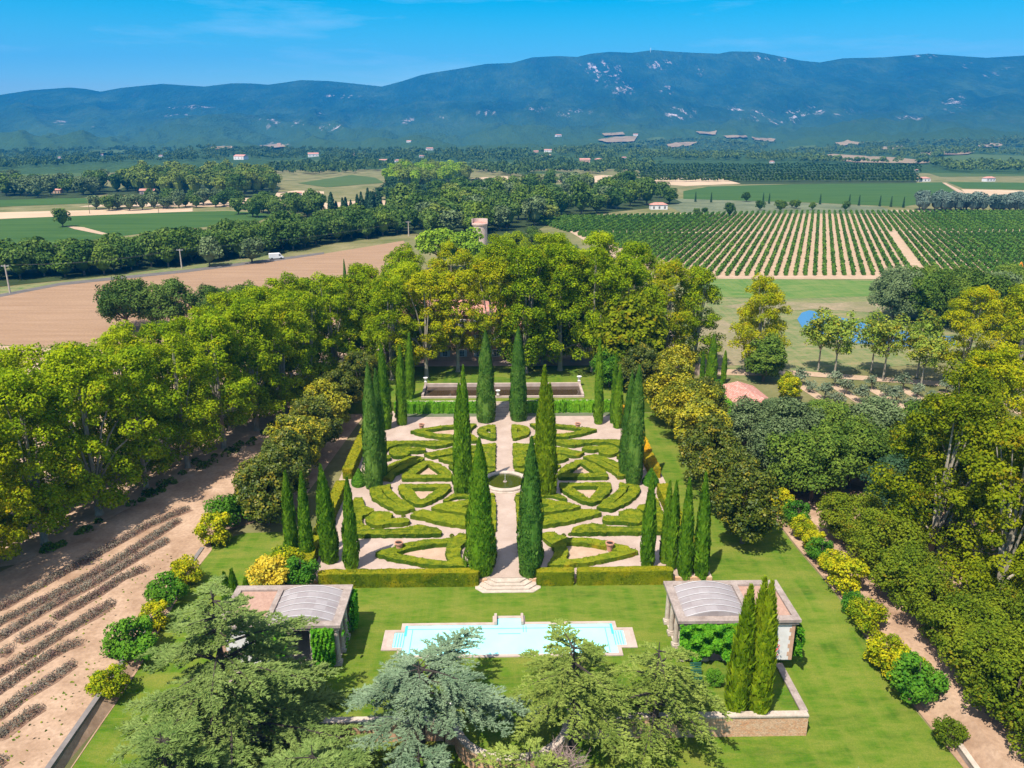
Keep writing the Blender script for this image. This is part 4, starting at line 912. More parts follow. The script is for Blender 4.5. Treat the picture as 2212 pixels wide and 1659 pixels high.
def pavilion(sx, label, vine):
    e = empty('pavilion', (sx*22.6, -39.2, 0), label, 'pavilion', 'poolside pavilions')
    def bx(b, x0, x1, y0, y1, z0, z1):      # x given for the right pavilion, mirrored for the left
        x0, x1 = sx*(x0-22.6), sx*(x1-22.6)
        return b.box(min(x0,x1), max(x0,x1), y0+39.2, y1+39.2, z0, z1)
    XA, XM, XB, YF, YB, ZR = 16.7, 23.9, 29.0, -42.9, -35.5, 5.0
    bx(MB(), XA+.5, XB-.4, YF+.4, YB-.3, 0, .14).build('floor', M['stone'], e)
    fr = MB(); w_ = 0.85
    bx(fr, XA, XB, YF, YF+w_, ZR-.32, ZR); bx(fr, XA, XB, YB-w_, YB, ZR-.32, ZR)
    bx(fr, XA, XA+w_, YF+w_, YB-w_, ZR-.32, ZR); bx(fr, XB-w_*.8, XB, YF+w_, YB-w_, ZR-.32, ZR); bx(fr, XM, XM+.55, YF+w_, YB-w_, ZR-.32, ZR)
    bx(fr, XA+.15, XB-.15, YF+.12, YB-.12, ZR-.62, ZR-.325)
    fr.build('cornice', M['stone_grey'], e)
    ap = MB(); bx(ap, XM+.56, XB-w_*.8-.01, YF+w_+.01, YB-w_-.01, ZR-.32, ZR-.22); ap.build('gravel_roof', M['gravel_roof'], e)
    b = MB(); x0, x1 = XA+w_+.02, XM-.02; ns = 14
    for j in range(2): pass
    vs = []; ys = [YF+w_+.02, YB-w_-.02]
    zf = [ZR-.22+0.72*math.sin(math.pi*k/ns)**0.9 for k in range(ns+1)]
    for y in ys:
        for k in range(ns+1): vs.append((sx*(x0+(x1-x0)*k/ns-22.6), y+39.2, zf[k]))
    fs = [((k, k+1, ns+2+k, ns+1+k) if sx > 0 else (k+1, k, ns+1+k, ns+2+k)) for k in range(ns)]
    fs += [tuple(range(ns+1)), tuple(range(ns+1, 2*ns+2))]
    b.add(vs, fs); b.build('vault', M['vault'], e)
    for i in range(6):
        y = ys[0]+0.1+(ys[1]-ys[0]-0.2)*i/5; r = MB(); vs = []
        for yy in (y-.06, y+.06):
            for k in range(ns+1): vs.append((sx*(x0+(x1-x0)*k/ns-22.6), yy+39.2, zf[k]+.05))
        r.add(vs, [((k, k+1, ns+2+k, ns+1+k) if sx > 0 else (k+1, k, ns+1+k, ns+2+k)) for k in range(ns)]); r.build('rib', M['rib'], e)
    # closed room
    wl = MB(); bx(wl, XM+.2, XB-.45, YF+.3, YB-.35, .14, ZR-.62); wl.build('room_wall', M['plaster'], e)
    q = MB()
    for k in range(9):
        bx(q, XB-.46-(.5 if k % 2 else .32), XB-.43, YF+.27, YF+.7, .14+k*.47, .14+k*.47+.46)
    q.build('quoin', M['ochre'], e)
    bw = MB(); bx(bw, XA+.9, XM+.19, YB-.75, YB-.35, .14, ZR-.62); bw.build('back_wall', M['ochre'], e)
    # columns on pedestals, open side and front
    for (cx_, cyy) in [(XA+.55,YB-.55),(XA+.55,YB-2.6),(XA+.55,YB-4.7),(XA+.55,YF+.55),(XA+3.0,YF+.55),(XA+5.2,YF+.55)]:
        c2 = MB(); c2.lathe([(0.30,.5),(0.34,.62),(0.27,.72),(0.25,2.3),(0.22,3.95),(0.33,4.1),(0.34,4.38)], 18, sx*(cx_-22.6), cyy+39.2); c2.build('column', M['stone'], e, smooth=False)
        p_ = MB(); bx(p_, cx_-.38, cx_+.38, cyy-.38, cyy+.38, .14, .5); p_.build('pedestal', M['stone'], e)
    # creeper
    rng = np.random.default_rng(11+sx); P = []; Nn = []
    def patch(x0, x1, y, z0, z1, cnt, depth=.5, ax=0):
        t = rng.uniform(0,1,cnt); zq = z0+(z1-z0)*rng.uniform(0,1,cnt)**0.8
        bulge = depth*(0.5+0.5*np.sin(t*23)*np.sin(zq*3+t*7))
        hem = z0+0.9*(0.5+0.5*np.sin(t*15+1)); keep = zq > hem-0.4*rng.uniform(0,1,cnt)
        if ax == 0: p_ = np.stack([sx*(x0+(x1-x0)*t-22.6), y+39.2-bulge*rng.uniform(.3,1,cnt), zq],1); nv = np.array([0,-1,.5])
        else: p_ = np.stack([sx*(y-22.6)+sx*bulge, x0+(x1-x0)*t+39.2, zq],1); nv = np.array([sx,0,.5])
        P.append(p_[keep]); Nn.append(np.repeat(nv[None], keep.sum(), 0))
    if vine == 'front':
        patch(16.9, 24.6, -43.0, 0.9, 4.75, 9000, .9); patch(24.6, 26.4, -43.0, 0.6, 4.9, 1800, .4)
        patch(-43.2, -36.0, 28.9, 0.1, 4.0, 4500, .7, 1)
    else:
        patch(17.4, 19.5, -43.0, 0.2, 4.8, 3200, .8); patch(-43.2, -35.8, 16.4, 1.2, 4.5, 100, .2, 1); patch(22, 25, -43.0, 1.5, 4.8, 1500, .5)
        t = rng.uniform(0,1,2600); P.append(np.stack([sx*(16.8-22.6)-sx*rng.uniform(0,.5,2600), -36.2+39.2-t*3.8*0+rng.uniform(-1.3,.6,2600), rng.uniform(.6,4.5,2600)],1)); Nn.append(np.repeat(np.array([[-sx,0,.4]]),2600,0))
    V, F = leaves(np.concatenate(P), np.concatenate(Nn), 0.17, rng); mb = MB(); mb.addnp(V, F); mb.build('creeper', M['vine'], e)
    if vine == 'front':
        rng2 = np.random.default_rng(5); P2 = np.stack([rng2.uniform(2.7,4.2,160), np.full(160,-3.9)-rng2.uniform(0,.5,160), rng2.uniform(.4,3.3,160)],1)
        V, F = leaves(P2, np.repeat(np.array([[0,-1,.3]]),160,0), 0.10, rng2); mb = MB(); mb.addnp(V, F); mb.build('red_flowers', M['orange_red'], e)
M['orange_red'] = simple('red_petals', (0.55,0.04,0.02), (0.65,0.08,0.03), 3, 0.7)
pavilion(1, 'right pavilion with vaulted roof bay, gravel roof bay and a curtain of green creeper', 'front')
pavilion(-1, 'left pavilion with vaulted roof bay, half hidden behind the big green cedar', 'side')
# stone bench block behind right pavilion
tag(MB().box(24.6,28.2,-34.8,-34.1,-.2,.7).build('stone_bench', M['stone_grey']), 'weathered stone bench on the lawn behind the right pavilion', 'bench')
# folding slatted chair on the lawn
x, y = G(1508, 1480, .09)
e = empty('deck_chair', (x, y, .09), 'dark green slatted lounger standing on the lawn beside the right cedar', 'lounger')
b = MB()
for k in range(7): b.box(-.55,.55,-.7+.22*k,-.58+.22*k,.35,.39)
b.build('seat', M['green_paint'], e)
b = MB()
for k in range(6): b.add([(-.55,.86+.10*k,.42+.20*k),(.55,.86+.10*k,.42+.20*k),(.55,.92+.10*k,.57+.20*k),(-.55,.92+.10*k,.57+.20*k)], [(0,1,2,3)])
b.build('backrest', M['green_paint'], e)
for px_ in (-.5,.5):
    for py_ in (-.6,.7): MB().box(px_-.03,px_+.03,py_-.03,py_+.03,0,.35).build('leg', M['green_paint'], e)

# ------------------------------------------------------------------ house behind the planes
def house(name, x0, x1, y0, y1, z0, h, label, wallm='ochre', roofm='tile', nwin=6, floors=2, roof_h=2.0, cat='house', group=None, rz=0.0, hip=True, shut=True, door=True, frame='white'):
    cx, cyy = (x0+x1)/2, (y0+y1)/2; e = empty(name, (cx, cyy, z0), label, cat, group, rz)
    X, Y = (x1-x0)/2, (y1-y0)/2
    MB().box(-X, X, -Y, Y, 0, h).build('wall', M[wallm], e)
    o_ = 0.4; hx = max(0.1, X-Y*1.0) if hip else X+o_
    b = MB(); b.add([(-X-o_,-Y-o_,h),(X+o_,-Y-o_,h),(X+o_,Y+o_,h),(-X-o_,Y+o_,h),(-hx,0,h+roof_h),(hx,0,h+roof_h)], [(0,1,5,4),(2,3,4,5),(1,2,5),(3,0,4),(0,3,2,1)]); b.build('roof', M[roofm], e)
    if nwin:
        fh = h/floors
        for fl in range(floors):
            for k in range(nwin):
                wx = -X+(k+.5)*2*X/nwin; zz_ = fl*fh+fh*.3; ww = min(.55, X/nwin*.5); wh = fh*.42
                f_ = MB().box(wx-ww-.08, wx+ww+.08, -Y-.06, -Y+.02, zz_-.08, zz_+wh+.08).build('window', M[frame], e)
                g_ = MB()
                for a in range(3):
                    for c2 in range(4): g_.box(wx-ww+a*2*ww/3+.03, wx-ww+(a+1)*2*ww/3-.03, -Y-.08, -Y-.05, zz_+c2*wh/4+.03, zz_+(c2+1)*wh/4-.03)
                g_.build('pane', M['glass_dark'], f_)
                if shut:
                    for s_ in (-1,1): MB().box(wx+s_*(ww*1.6)-ww*.45, wx+s_*(ww*1.6)+ww*.45, -Y-.07, -Y-.01, zz_-.05, zz_+wh+.05).build('shutter', M['cloth_blue'], f_)
    return e
house('manor_house', -26, 0.5, 61, 74, UZ, 10.4, 'large ochre manor with pale windows glimpsed through the plane trees', nwin=7, floors=3, roof_h=2.2, cat='house')
e = house('garden_wing', 1.0, 10, 62, 70, UZ, 6.5, 'lower ochre wing of the manor with a dark arched opening', nwin=0, roof_h=1.6)
b = MB(); b.prism([(0,0),(1,0)], 0, 0) if False else None
vs = [(-1.6,0,0.2),(1.6,0,0.2)]+[(1.6*math.cos(a),0,2.6+1.2*math.sin(a)) for a in np.linspace(0,math.pi,9)]
MB().add([(x-1.5,y-4.05,z) for x,y,z in vs], [tuple(range(len(vs)))]).build('arch', M['glass_dark'], e)

# tiled cottage on the right
x0, y0 = 42.2, 26.0
e = empty('cottage', (46.2, 32.5, 0), 'small cottage with faded pink tile roof wrapped in ivy, behind the magnolias', 'house', None, math.radians(4))
MB().box(-3.6,3.6,-5.5,5.5,0,3.2).build('wall', M['stone'], e)
b = MB(); b.add([(-4.2,-6,3.2),(4.2,-6,3.2),(4.2,6,3.2),(-4.2,6,3.2),(0,-2.6,5.0),(0,3.6,5.0)], [(0,1,4),(1,2,5,4),(2,3,5),(3,0,4,5),(0,3,2,1)]); b.build('roof', M['tile'], e)
rng = np.random.default_rng(8)
P = np.concatenate([np.stack([rng.uniform(-4.6,-3.7,2600), rng.uniform(-6,5,2600), rng.uniform(.2,3.5,2600)],1), np.stack([rng.uniform(-4,3.4,1800), rng.uniform(-6.4,-5.6,1800), rng.uniform(.2,3.1,1800)],1)])
V, F = leaves(P, np.repeat(np.array([[-.6,-.6,.6]]), len(P), 0), 0.2, rng); mb = MB(); mb.addnp(V, F); mb.build('ivy', M['ivy'], e)
e = empty('tool_shed', (42.9, 19.5, 0), 'little shed with pink tile roof peeping out below the cottage', 'shed')
MB().box(-1.8,1.8,-1.6,1.6,0,2.4).build('wall', M['stone'], e)
b = MB(); b.add([(-2.1,-1.9,2.4),(2.1,-1.9,2.4),(2.1,1.9,2.4),(-2.1,1.9,2.4),(-.6,0,3.2),(.6,0,3.2)], [(0,1,5,4),(1,2,5),(2,3,4,5),(3,0,4),(0,3,2,1)]); b.build('roof', M['tile'], e)

# old round tower
x, y = G(1037, 535, 0)
e = empty('round_tower', (x, y, 0), 'old round stone tower with tiled cap rising above the plane trees', 'tower')
MB().lathe([(3.5,0),(3.4,10.4),(3.75,10.7),(3.75,11.4),(3.4,11.5)], 32).build('wall', M['tower'], e)
vs = [(0,0,12.4)]+[(3.8*math.cos(a),3.8*math.sin(a),11.2+0.25*math.sin(a)) for a in np.linspace(0,2*math.pi,25)[:-1]]
MB().add(vs, [(0,1+i,1+(i+1)%24) for i in range(24)]).build('roof', M['tile'], e)
b = MB()
for i in range(24):
    a0, a1 = math.pi*(-0.1)+i*math.pi*1.2/24, math.pi*(-0.1)+(i+1)*math.pi*1.2/24
    b.prism([(3.5*math.cos(a0),3.5*math.sin(a0)),(3.8*math.cos(a0),3.8*math.sin(a0)),(3.8*math.cos(a1),3.8*math.sin(a1)),(3.5*math.cos(a1),3.5*math.sin(a1))], 11.4, 13.3)
b.build('parapet', M['tower'], e)
MB().box(-.35,.35,-3.6,-3.3,8.6,9.5).build('window', M['glass_dark'], e)

# ------------------------------------------------------------------ trees
proto('plane', 5, H=25, R=6.8, zb=1.6, tall=True, lobes=.3, inner=.45, nclump=130, nleaf=230, leaf=0.18, rc=1.4, trunk_r=0.5, leafm='plane')
proto('plane_open', 2, H=25, R=7.2, zb=3.5, tall=True, lobes=.3, inner=.5, nclump=105, nleaf=190, leaf=0.19, rc=1.25, trunk_r=0.5, leafm='plane_y')
proto('magnolia', 3, H=10.5, R=4.6, zb=0.8, nclump=100, nleaf=200, leaf=0.17, rc=1.1, trunk_r=0.25, leafm='magnolia', bark='bark')
proto('oak', 3, H=10, R=5.2, zb=1.4, nclump=90, nleaf=220, leaf=0.17, rc=1.35, trunk_r=0.3, leafm='oak', bark='bark', lobes=0.3)
proto('young', 2, H=15, R=4.6, zb=4.2, nclump=60, nleaf=60, leaf=0.26, rc=1.3, trunk_r=0.22, leafm='young', bark='plane_bark', inner=0.2)
proto('round', 1, H=10, R=4.4, zb=0.6, nclump=90, nleaf=150, leaf=0.24, rc=1.2, trunk_r=0.35, leafm='oak', bark='bark', lobes=0.05)
proto('shrub', 3, H=3.4, R=1.75, zb=0.1, nclump=46, nleaf=110, leaf=0.10, rc=0.52, trunk_r=0.07, leafm='shrub_g', bark='bark', lobes=0.15)
proto('horn', 3, H=7.5, R=3.6, zb=0.3, nclump=80, nleaf=220, leaf=0.12, rc=0.95, trunk_r=0.15, leafm='horn', bark='bark', lobes=0.15)
proto('olive', 2, H=3.2, R=1.5, zb=0.8, nclump=16, nleaf=40, leaf=0.16, rc=0.6, trunk_r=0.12, leafm='olive', bark='bark')
proto('lowpine', 2, H=9, R=4.6, zb=2.5, nclump=50, nleaf=110, leaf=0.28, rc=1.3, trunk_r=0.25, leafm='bright_pine', bark='bark', lobes=0.05)

# avenue of planes on the left, two rows
ordn = ['first','second','third','fourth','fifth','sixth','seventh','eighth','ninth','tenth','eleventh','twelfth','thirteenth','fourteenth']
k = 0
for i in range(-5, 9):
    x, y = -57.1+3.15*i, -8.7+8.2*i
    put_tree('plane', x, y, 0, RND.uniform(.86,1.0), 'plane_tree', '%s plane tree from the camera in the avenue row nearer the garden' % ordn[k], 'tree', 'plane trees of the left avenue', 'plane_y' if i < -1 else None)
    x2, y2 = x-10.5, y+5
    put_tree('plane', x2, y2, 0, RND.uniform(.82,.95), 'plane_tree', '%s plane tree from the camera in the avenue row nearer the ploughed field' % ordn[k], 'tree', 'plane trees of the left avenue')
    k += 1
# planes on the upper lawn and round the house
CEN = [(-20,55.5,.92,None,'squeezed between two others at the left of the manor'),(8.8,58,1.0,'plane_y','in front of the garden wing'),(16,60,1.04,None,'second row, right of the garden wing'),(-23,47,.86,None,'at the left end of the upper lawn'),(-15.9,48.4,.90,'plane_y','with a pale forked trunk behind the left half of the basin'),(-9.5,52.5,.88,'plane_y','in front of the manor windows'),(-2.5,53,.98,None,'behind the far stairs'),
 (5,51.5,1.06,None,'behind the right half of the basin'),(12.5,53,1.08,None,'right of centre behind the basin'),(19.5,52,1.06,None,'above the right end of the basin'),(26.5,53,1.0,None,'at the right end of the upper lawn'),
 (36.5,58,.92,'plane_y','standing alone left of the meadow'),(43.5,60,.94,None,'overlooking the cottage on its left'),(-30,60,.88,None,'left of the manor'),(-12,78,.96,'plane_y','behind the left part of the manor roof'),(0,82,1.02,None,'behind the manor roof'),(12,80,1.06,None,'behind the garden wing'),(23,78,1.06,None,'in the second row behind the tall planes'),(31,72,1.0,None,'second row, nearest the meadow'),
 (57,57.5,.88,'plane_y','yellow-green, alone between meadow and cottage'),(-24,84,.92,None,'second row, left of the manor roof')]
for x, y, s, mt, wd in CEN: put_tree('plane_open' if -17 < x < -1 and y < 60 else 'plane', x, y, UZ if x < 40 else 0, s, 'plane_tree', 'tall plane tree '+wd, 'tree', 'plane trees round the manor', mt)
for x, y, s, mt, wd in [(52.5,-24,.92,'plane_d','nearest the dirt path'),(54,-35,.92,'plane_d','at the right picture edge above the hornbeams'),(56,-46,.9,'plane_d','at the lower right picture edge'),(61,-13,.92,'plane_d','behind the oaks'),(72,0,.9,'plane_y','farthest up the right edge'),(64,-27,.95,'plane_d','in the outer row on the right')]:
    put_tree('plane', x, y, -.5, s, 'plane_tree', 'big plane tree on the right, '+wd, 'tree', 'plane trees on the right edge', mt)
for x, y, s, mt, wd in [(97,47,.86,'plane_y','left of a pair at the end of the track'),(106,44,.9,'plane_y','right of a pair at the end of the track'),(114,52,.9,None,'rearmost beside the track')]:
    put_tree('plane', x, y, 0, s, 'plane_tree', 'olive-green plane tree by the pond, '+wd, 'tree', 'plane trees by the pond', mt)
for x, y, s, wd in [(71.5,59.4,.94,'leftmost of the row along the track'),(73.1,54.4,.98,'second from the left along the track'),(82.9,57.9,.90,'in front of the pond, rear of the middle pair'),(82.7,51.8,.97,'in front of the pond, front of the middle pair'),(91,53.5,1.0,'rightmost of the row along the track'),(88.5,47,.8,'thin crowned one at the olive rows')]:
    put_tree('young', x, y, 0, s, 'young_plane_tree', 'young airy plane tree, '+wd, 'tree', 'young planes along the track')
put_tree('round', 25.5, 45.5, UZ, 1.75, 'chestnut_tree', 'dark green dense tree between the tall planes and the right magnolias', 'tree', mat='plane_d')
put_tree('round', 56.4, 51.5, 0, 1.0, 'round_tree', 'dark round tree beside the cottage', 'tree')
put_tree('round', 57.5, 39.0, 0, .55, 'golden_bush_tree', 'golden round small tree right of the cottage', 'tree', mat='shrub_y')
put_tree('shrub', 40.5, 33.5, 0, 1.7, 'vine_bush', 'light green bush left of the cottage roof', 'bush', mat='shrub_g')
# magnolias
for x, y, s, mt, wd in [(-31,30,.95,None,'farthest on the left side, by the upper wall'),(-31.5,21,1.0,'magnolia_y','second farthest on the left side'),(-31.5,12,1.0,None,'in the middle of the left row'),(-32,4,1.0,'magnolia_y','third nearest on the left side'),(-32,-4,1.0,None,'second nearest on the left side'),(-32.5,-12,1.0,None,'nearest on the left side, over the lawn'),(-27.5,36,.9,None,'at the left end of the basin terrace'),
   (30.5,26,1.05,'magnolia_y','bronze, farthest on the right side'),(32,17,1.1,'magnolia_y','bronze, second farthest on the right side'),(36,24,.95,None,'just in front of the cottage'),(31.5,8,1.02,'magnolia_y','in the middle of the right row'),(31,-1,1.02,None,'third nearest on the right side'),(30.8,-10,1.0,None,'second nearest on the right side'),(30.8,-18.5,1.05,None,'nearest on the right side, over the lawn'),(27,37,.95,None,'at the right end of the basin terrace'),(33,34,1.0,'magnolia_y','bronze, behind the cottage ivy'),(21.5,41,.8,'ivy_','light green, right of the long basin')]:
    put_tree('magnolia', x, y, 0 if abs(y) < 33 else UZ, s, 'magnolia_tree' if mt != 'ivy_' else 'laurel_tree', 'dense dark magnolia '+wd if mt != 'ivy_' else 'light green bushy laurel right of the long basin', 'tree', 'magnolias flanking the parterre', None if mt is None else ('shrub_g' if mt == 'ivy_' else mt))
# oaks on the right
for x, y, s, mt, wd in [(41.5,0,1.0,'holm','grey-green, nearest the magnolias'),(46,7,1.05,'holm','grey-green, in front of the olive rows'),(52.5,9,1.05,None,'dark, in front of the olive rows'),(59.5,8,1.05,'holm','third along the olive rows'),(66,5.5,1.05,None,'fourth along the olive rows'),(73,8,1.0,'holm','last along the olive rows'),
   (44.5,-6.5,1.1,None,'dark, with its shadow across the dirt path'),(52,-2,1.05,None,'in the middle of the grove'),(59.5,-3,1.05,None,'behind the bluish tree'),(53.5,-13.5,.95,'darkcon','bluish dark, at the bend of the dirt path'),(40.5,12,.9,'holm','grey-green, left end by the shed'),(47,17,.8,'holm','small, beside the shed')]:
    put_tree('oak', x, y, 0, s, 'oak_tree', 'oak '+wd, 'tree', 'oaks on the right', mt)
for i, (x, y, s) in enumerate([(112,108,1.5),(119,101,1.5),(126,106,1.45),(133,100,1.5),(118,113,1.4),(141,106,1.5),(127,116,1.4),(150,100,1.5),(136,122,1.3),(150,118,1.4),(160,108,1.4),(146,132,1.2),(160,128,1.2),(170,118,1.3)]):
    put_tree('oak', x, y, 0, s, 'oak_tree', ['big dark oak at the left end of the grove above the pond','dark oak of the grove between the pond and the vineyard'][min(i,1)], 'tree', 'oaks above the pond', None if i % 5 else 'holm')
# hornbeam belt
for i in range(9):
    put_tree('horn', 45.0+0.35*(i % 3)-(i*0.03), -18.5-i*4.8, -.3, RND.uniform(.95,1.15), 'hornbeam', '%s hornbeam from the far end of the belt along the dirt path' % ordn[i], 'tree', 'hornbeams along the dirt path')
for i in range(5):
    put_tree('horn', 50.5, -40-i*5.3, -.3, RND.uniform(1.0,1.2), 'hornbeam', '%s hornbeam from the far end in the outer row at the lower right' % ordn[i], 'tree', 'hornbeams along the dirt path')
# shrubs on the right border
SR = [(38.5,-2.0,.9,'shrub_g','dark green, farthest up'),(38.9,-5.6,1.0,'shrub_g','dark, second farthest up'),(39.0,-9.4,1.0,'shrub_y','golden, farthest of the golden ones'),(39.5,-14,1.15,'shrub_g','dark green, between two golden ones'),(39.0,-17.5,.95,'shrub_y','golden, second golden from the far end'),(39.2,-20.6,.85,'shrub_y','golden, low, third golden from the far end'),
 (39.0,-23.5,1.0,'shrub_g','green with a golden top, half way down'),(39.2,-26.0,.9,'shrub_y','golden, half way down'),(39.2,-30.0,1.35,'shrub_y','golden, largest in the middle'),(38.6,-34.0,.8,'shrub_g','small green, left of a golden one'),(39.0,-36.6,1.15,'shrub_y','rounded golden, alone beside the dirt path'),(38.4,-42.0,1.15,'shrub_y','tall golden-green, near the lower end'),(39.6,-43.6,1.1,'shrub_y','golden, leaning on the big green one'),(39.4,-46.6,1.45,'shrub_g','big bright green, near the lower end'),(39.6,-52.2,.8,'horn','thin brownish, at the lower end by the low wall')]
for x, y, s, mt, wd in SR: put_tree('shrub', x, y, lawn_z(x, y), s, 'border_shrub', 'shrub of the right border, '+wd, 'shrub', 'shrubs of the right border', mt)
SL = [(-35.5,-9.5,1.5,'shrub_g','dark green, farthest up against the magnolias'),(-38.4,-12.2,1.4,'shrub_g','broad green, above the dark wall'),(-38.0,-17.5,1.3,'shrub_y','green tipped with gold, at the wall end'),(-38.3,-26.8,1.05,'shrub_y','golden, second of the row'),(-38.8,-31.6,1.2,'shrub_g','upright green, third of the row'),(-38.5,-35.5,.95,'shrub_y','low golden, fourth of the row'),(-38.6,-40.2,1.5,'shrub_g','large dark green, fifth of the row'),(-38.6,-45.4,1.05,'shrub_y','golden, nearest the camera')]
for x, y, s, mt, wd in SL: put_tree('shrub', x, y, lawn_z(x+1, y), s, 'border_shrub', 'shrub of the left border, '+wd, 'shrub', 'shrubs of the left border', mt)
for x, y, s, mt, wd in [(-27.3,-29.2,1.35,'shrub_o','amber leaved bush behind the left pavilion'),(-26.8,-25.8,1.25,'shrub_y','yellow-green bush behind the amber one'),(-24.2,-28.2,1.2,'shrub_g','dark green bush at the left end of the clipped hedge'),(19.8,-46.2,.5,'shrub_g','small bush at the foot of the pavilion creeper')]:
    put_tree('shrub', x, y, 0, s, 'bush', wd, 'bush', None, mt)
# dark trees behind the avenue
for x, y, s, mt, wd in [(-101,100,1.5,'belt','left one of the dark pair beyond the avenue'),(-90,102,1.35,'belt','right one of the dark pair beyond the avenue'),(-80,106,1.1,'belt','lighter, right of the dark pair'),(-72,108,1.2,'oak','at the edge of the ploughed field')]:
    put_tree('oak', x, y, 0, s, 'oak_tree', 'dark oak '+wd, 'tree', 'oaks beyond the avenue', mt)
for x, y, s, wd in [(-34,150,1.2,'left of the three behind the manor'),(-23.5,196,1.9,'bright rounded left of the tower'),(-13,200,1.75,'bright rounded, nearest the tower'),(-50,125,1.2,'beyond the avenue, left'),(-42,120,1.1,'beyond the avenue, middle'),(-36,118,1.1,'beyond the avenue, right')]:
    put_tree('lowpine', x, y, 0, s, 'pine_tree', 'rounded pine '+wd, 'tree', 'rounded pines behind the manor', None if 'bright' in wd or 'three' in wd else 'pine')
for x, y, s, mt, wd in [(6,215,1.3,'plane','right of the tower'),(14,225,1.3,'belt','dark, behind the manor planes'),(24,228,1.1,'bright_pine','lime green, right of the tower'),(30,212,.8,'olive','silvery, at the vineyard corner'),(18,190,1.2,'plane','behind the tallest planes'),(38,100,1.0,'plane','between planes and vineyard'),(-4,170,1.2,'plane','behind the manor'),(8,165,1.3,'plane','behind the tall planes, middle')]:
    put_tree('oak', x, y, 0, s, 'garden_tree', 'tree at the far end of the park, '+wd, 'tree', 'trees at the far end of the park', mt)
# olive rows
i = 0
for (a, b_), (c_, d) in [((63.3,49.9),(65.1,33)),((70.5,48.6),(72.0,31)),((77.4,46.2),(78.7,31)),((83.8,46.1),(85.2,30)),((91.3,43.6),(92.5,28)),((98.5,42),(99.5,28))]:
    for t in np.linspace(0.05, .95, 4):
        put_tree('olive', a+(c_-a)*t+RND.uniform(-.4,.4), b_+(d-b_)*t, 0, RND.uniform(.8,1.1), 'olive_tree', 'small grey olive tree in the rows beside the track', 'tree', 'olive trees in rows')

# ------------------------------------------------------------------ cedars
def cedar(x, y, z, H, R, seed, mt, label, nb=60, z0f=0.12, droop=0.10, dens=1.0, blade=0.42, top=0.12, asym=None, power=0.8, tiers=9):
    rng = np.random.default_rng(seed); e = empty('cedar_tree', (x, y, z), label, 'cedar', 'cedars')
    t = MB(); t.tube([(0,0,-.4),(0.1,0,H*.3),(0,.1,H*.65),(0,0,H*.98)], [H*.030,H*.024,H*.014,.03], 8)
    VV = []
    for i in range(nb):
        f_ = (int(i*tiers/nb)+rng.uniform(0,.32))/tiers; zb = H*(z0f+(1-z0f)*f_); a = i*2.399+rng.uniform(-.5,.5)
        L = R*(max(0.0, 1-f_)**power*(1-top)+top)*rng.choice([.45,.7,.95,1.15])*rng.uniform(.9,1.05)
        if asym: L *= 1+asym[1]*math.cos(a-asym[0])
        rise = rng.uniform(.02,.20)*(1 if f_ < .8 else 1.8)
        ca, sa = math.cos(a), math.sin(a); pts = []
        ns = 7; bow = rng.uniform(-.22,.22)*L
        for k in range(ns+1):
            u = k/ns; w_ = bow*u*u
            pts.append(np.array([ca*L*u-sa*w_, sa*L*u+ca*w_, zb+L*(rise*u-(droop+.06)*u*u*1.7)]))
        t.tube([tuple(p) for p in pts], [max(.02, H*.009*(1-k/ns)*(L/R+.3)) for k in range(ns+1)], 4)
        nt_ = int(L*4.2*dens)+4
        for j in range(nt_):
            u = 0.22+0.78*(j+rng.uniform(0,1))/nt_; kk = min(ns-1, int(u*ns)); fr_ = u*ns-kk; p0 = pts[kk]*(1-fr_)+pts[kk+1]*fr_
            side = 1 if j % 2 else -1; aa = a+side*rng.uniform(.35,1.15)
            tl = (L*.34*(1-u)+.6)*rng.uniform(.5,1.3); nb_ = max(4, int(tl*8*dens)); dr = droop*1.2+rng.uniform(-.02,.16)
            uu = (np.arange(nb_)+rng.uniform(0,1,nb_))/nb_
            base = p0+np.stack([math.cos(aa)*tl*uu, math.sin(aa)*tl*uu, .04*uu-dr*tl*uu*uu], 1)+rng.normal(0,1,(nb_,3))*np.array([.05,.05,.025])
            for rep in range(4):
                an = aa+rng.choice([-1,1],nb_)*rng.uniform(.1,1.0,nb_); dz = rng.uniform(-.10,.34,nb_)
                d = np.stack([np.cos(an), np.sin(an), dz], 1); sd_ = np.stack([-np.sin(an), np.cos(an), rng.normal(0,.45,nb_)], 1)
                l_ = (blade*rng.uniform(.45,1.1,nb_))[:, None]; w2 = l_*.19
                VV.append(np.stack([base-sd_*w2, base+sd_*w2, base+d*l_], 1).reshape(-1, 3))
    V = np.concatenate(VV); F = np.arange(len(V)).reshape(-1, 3); mb = MB(); mb.addnp(V, F); mb.build('crown', M[mt], e)
    t.build('trunk', M['cedar_bark'], e)
    return e
cedar(-24.6, -53.0, -1.4, 17.2, 12.4, 21, 'cedar', 'huge dark green cedar filling the lower left, in front of the left pavilion', nb=84, dens=1.05, power=.85, top=.12, tiers=10, blade=.38, asym=(0.3,.12))
cedar(-26.0, -62.0, -1.5, 11.0, 7.8, 22, 'cedar', 'lower green cedar spreading below the huge one at the left', nb=56, dens=1.05, tiers=7, blade=.40)
cedar(-15.5, -60.5, -1.8, 8.5, 8.2, 23, 'cedar', 'green cedar boughs at the bottom edge left of centre', nb=48, dens=1.05, tiers=5, blade=.40)
cedar(-8.0, -52.6, -1.9, 10.2, 8.4, 24, 'cedar_blue', 'glaucous blue cedar in front of the pool', nb=34, dens=1.3, power=.42, top=.32, z0f=.56, droop=.08, blade=.32, tiers=4, asym=(.2,.2))
cedar(-7.6, -58.5, -1.9, 6.4, 5.2, 29, 'cedar_blue', 'low glaucous cedar at the bottom edge below the blue one', nb=30, dens=1.3, droop=.10, blade=.34, tiers=4)
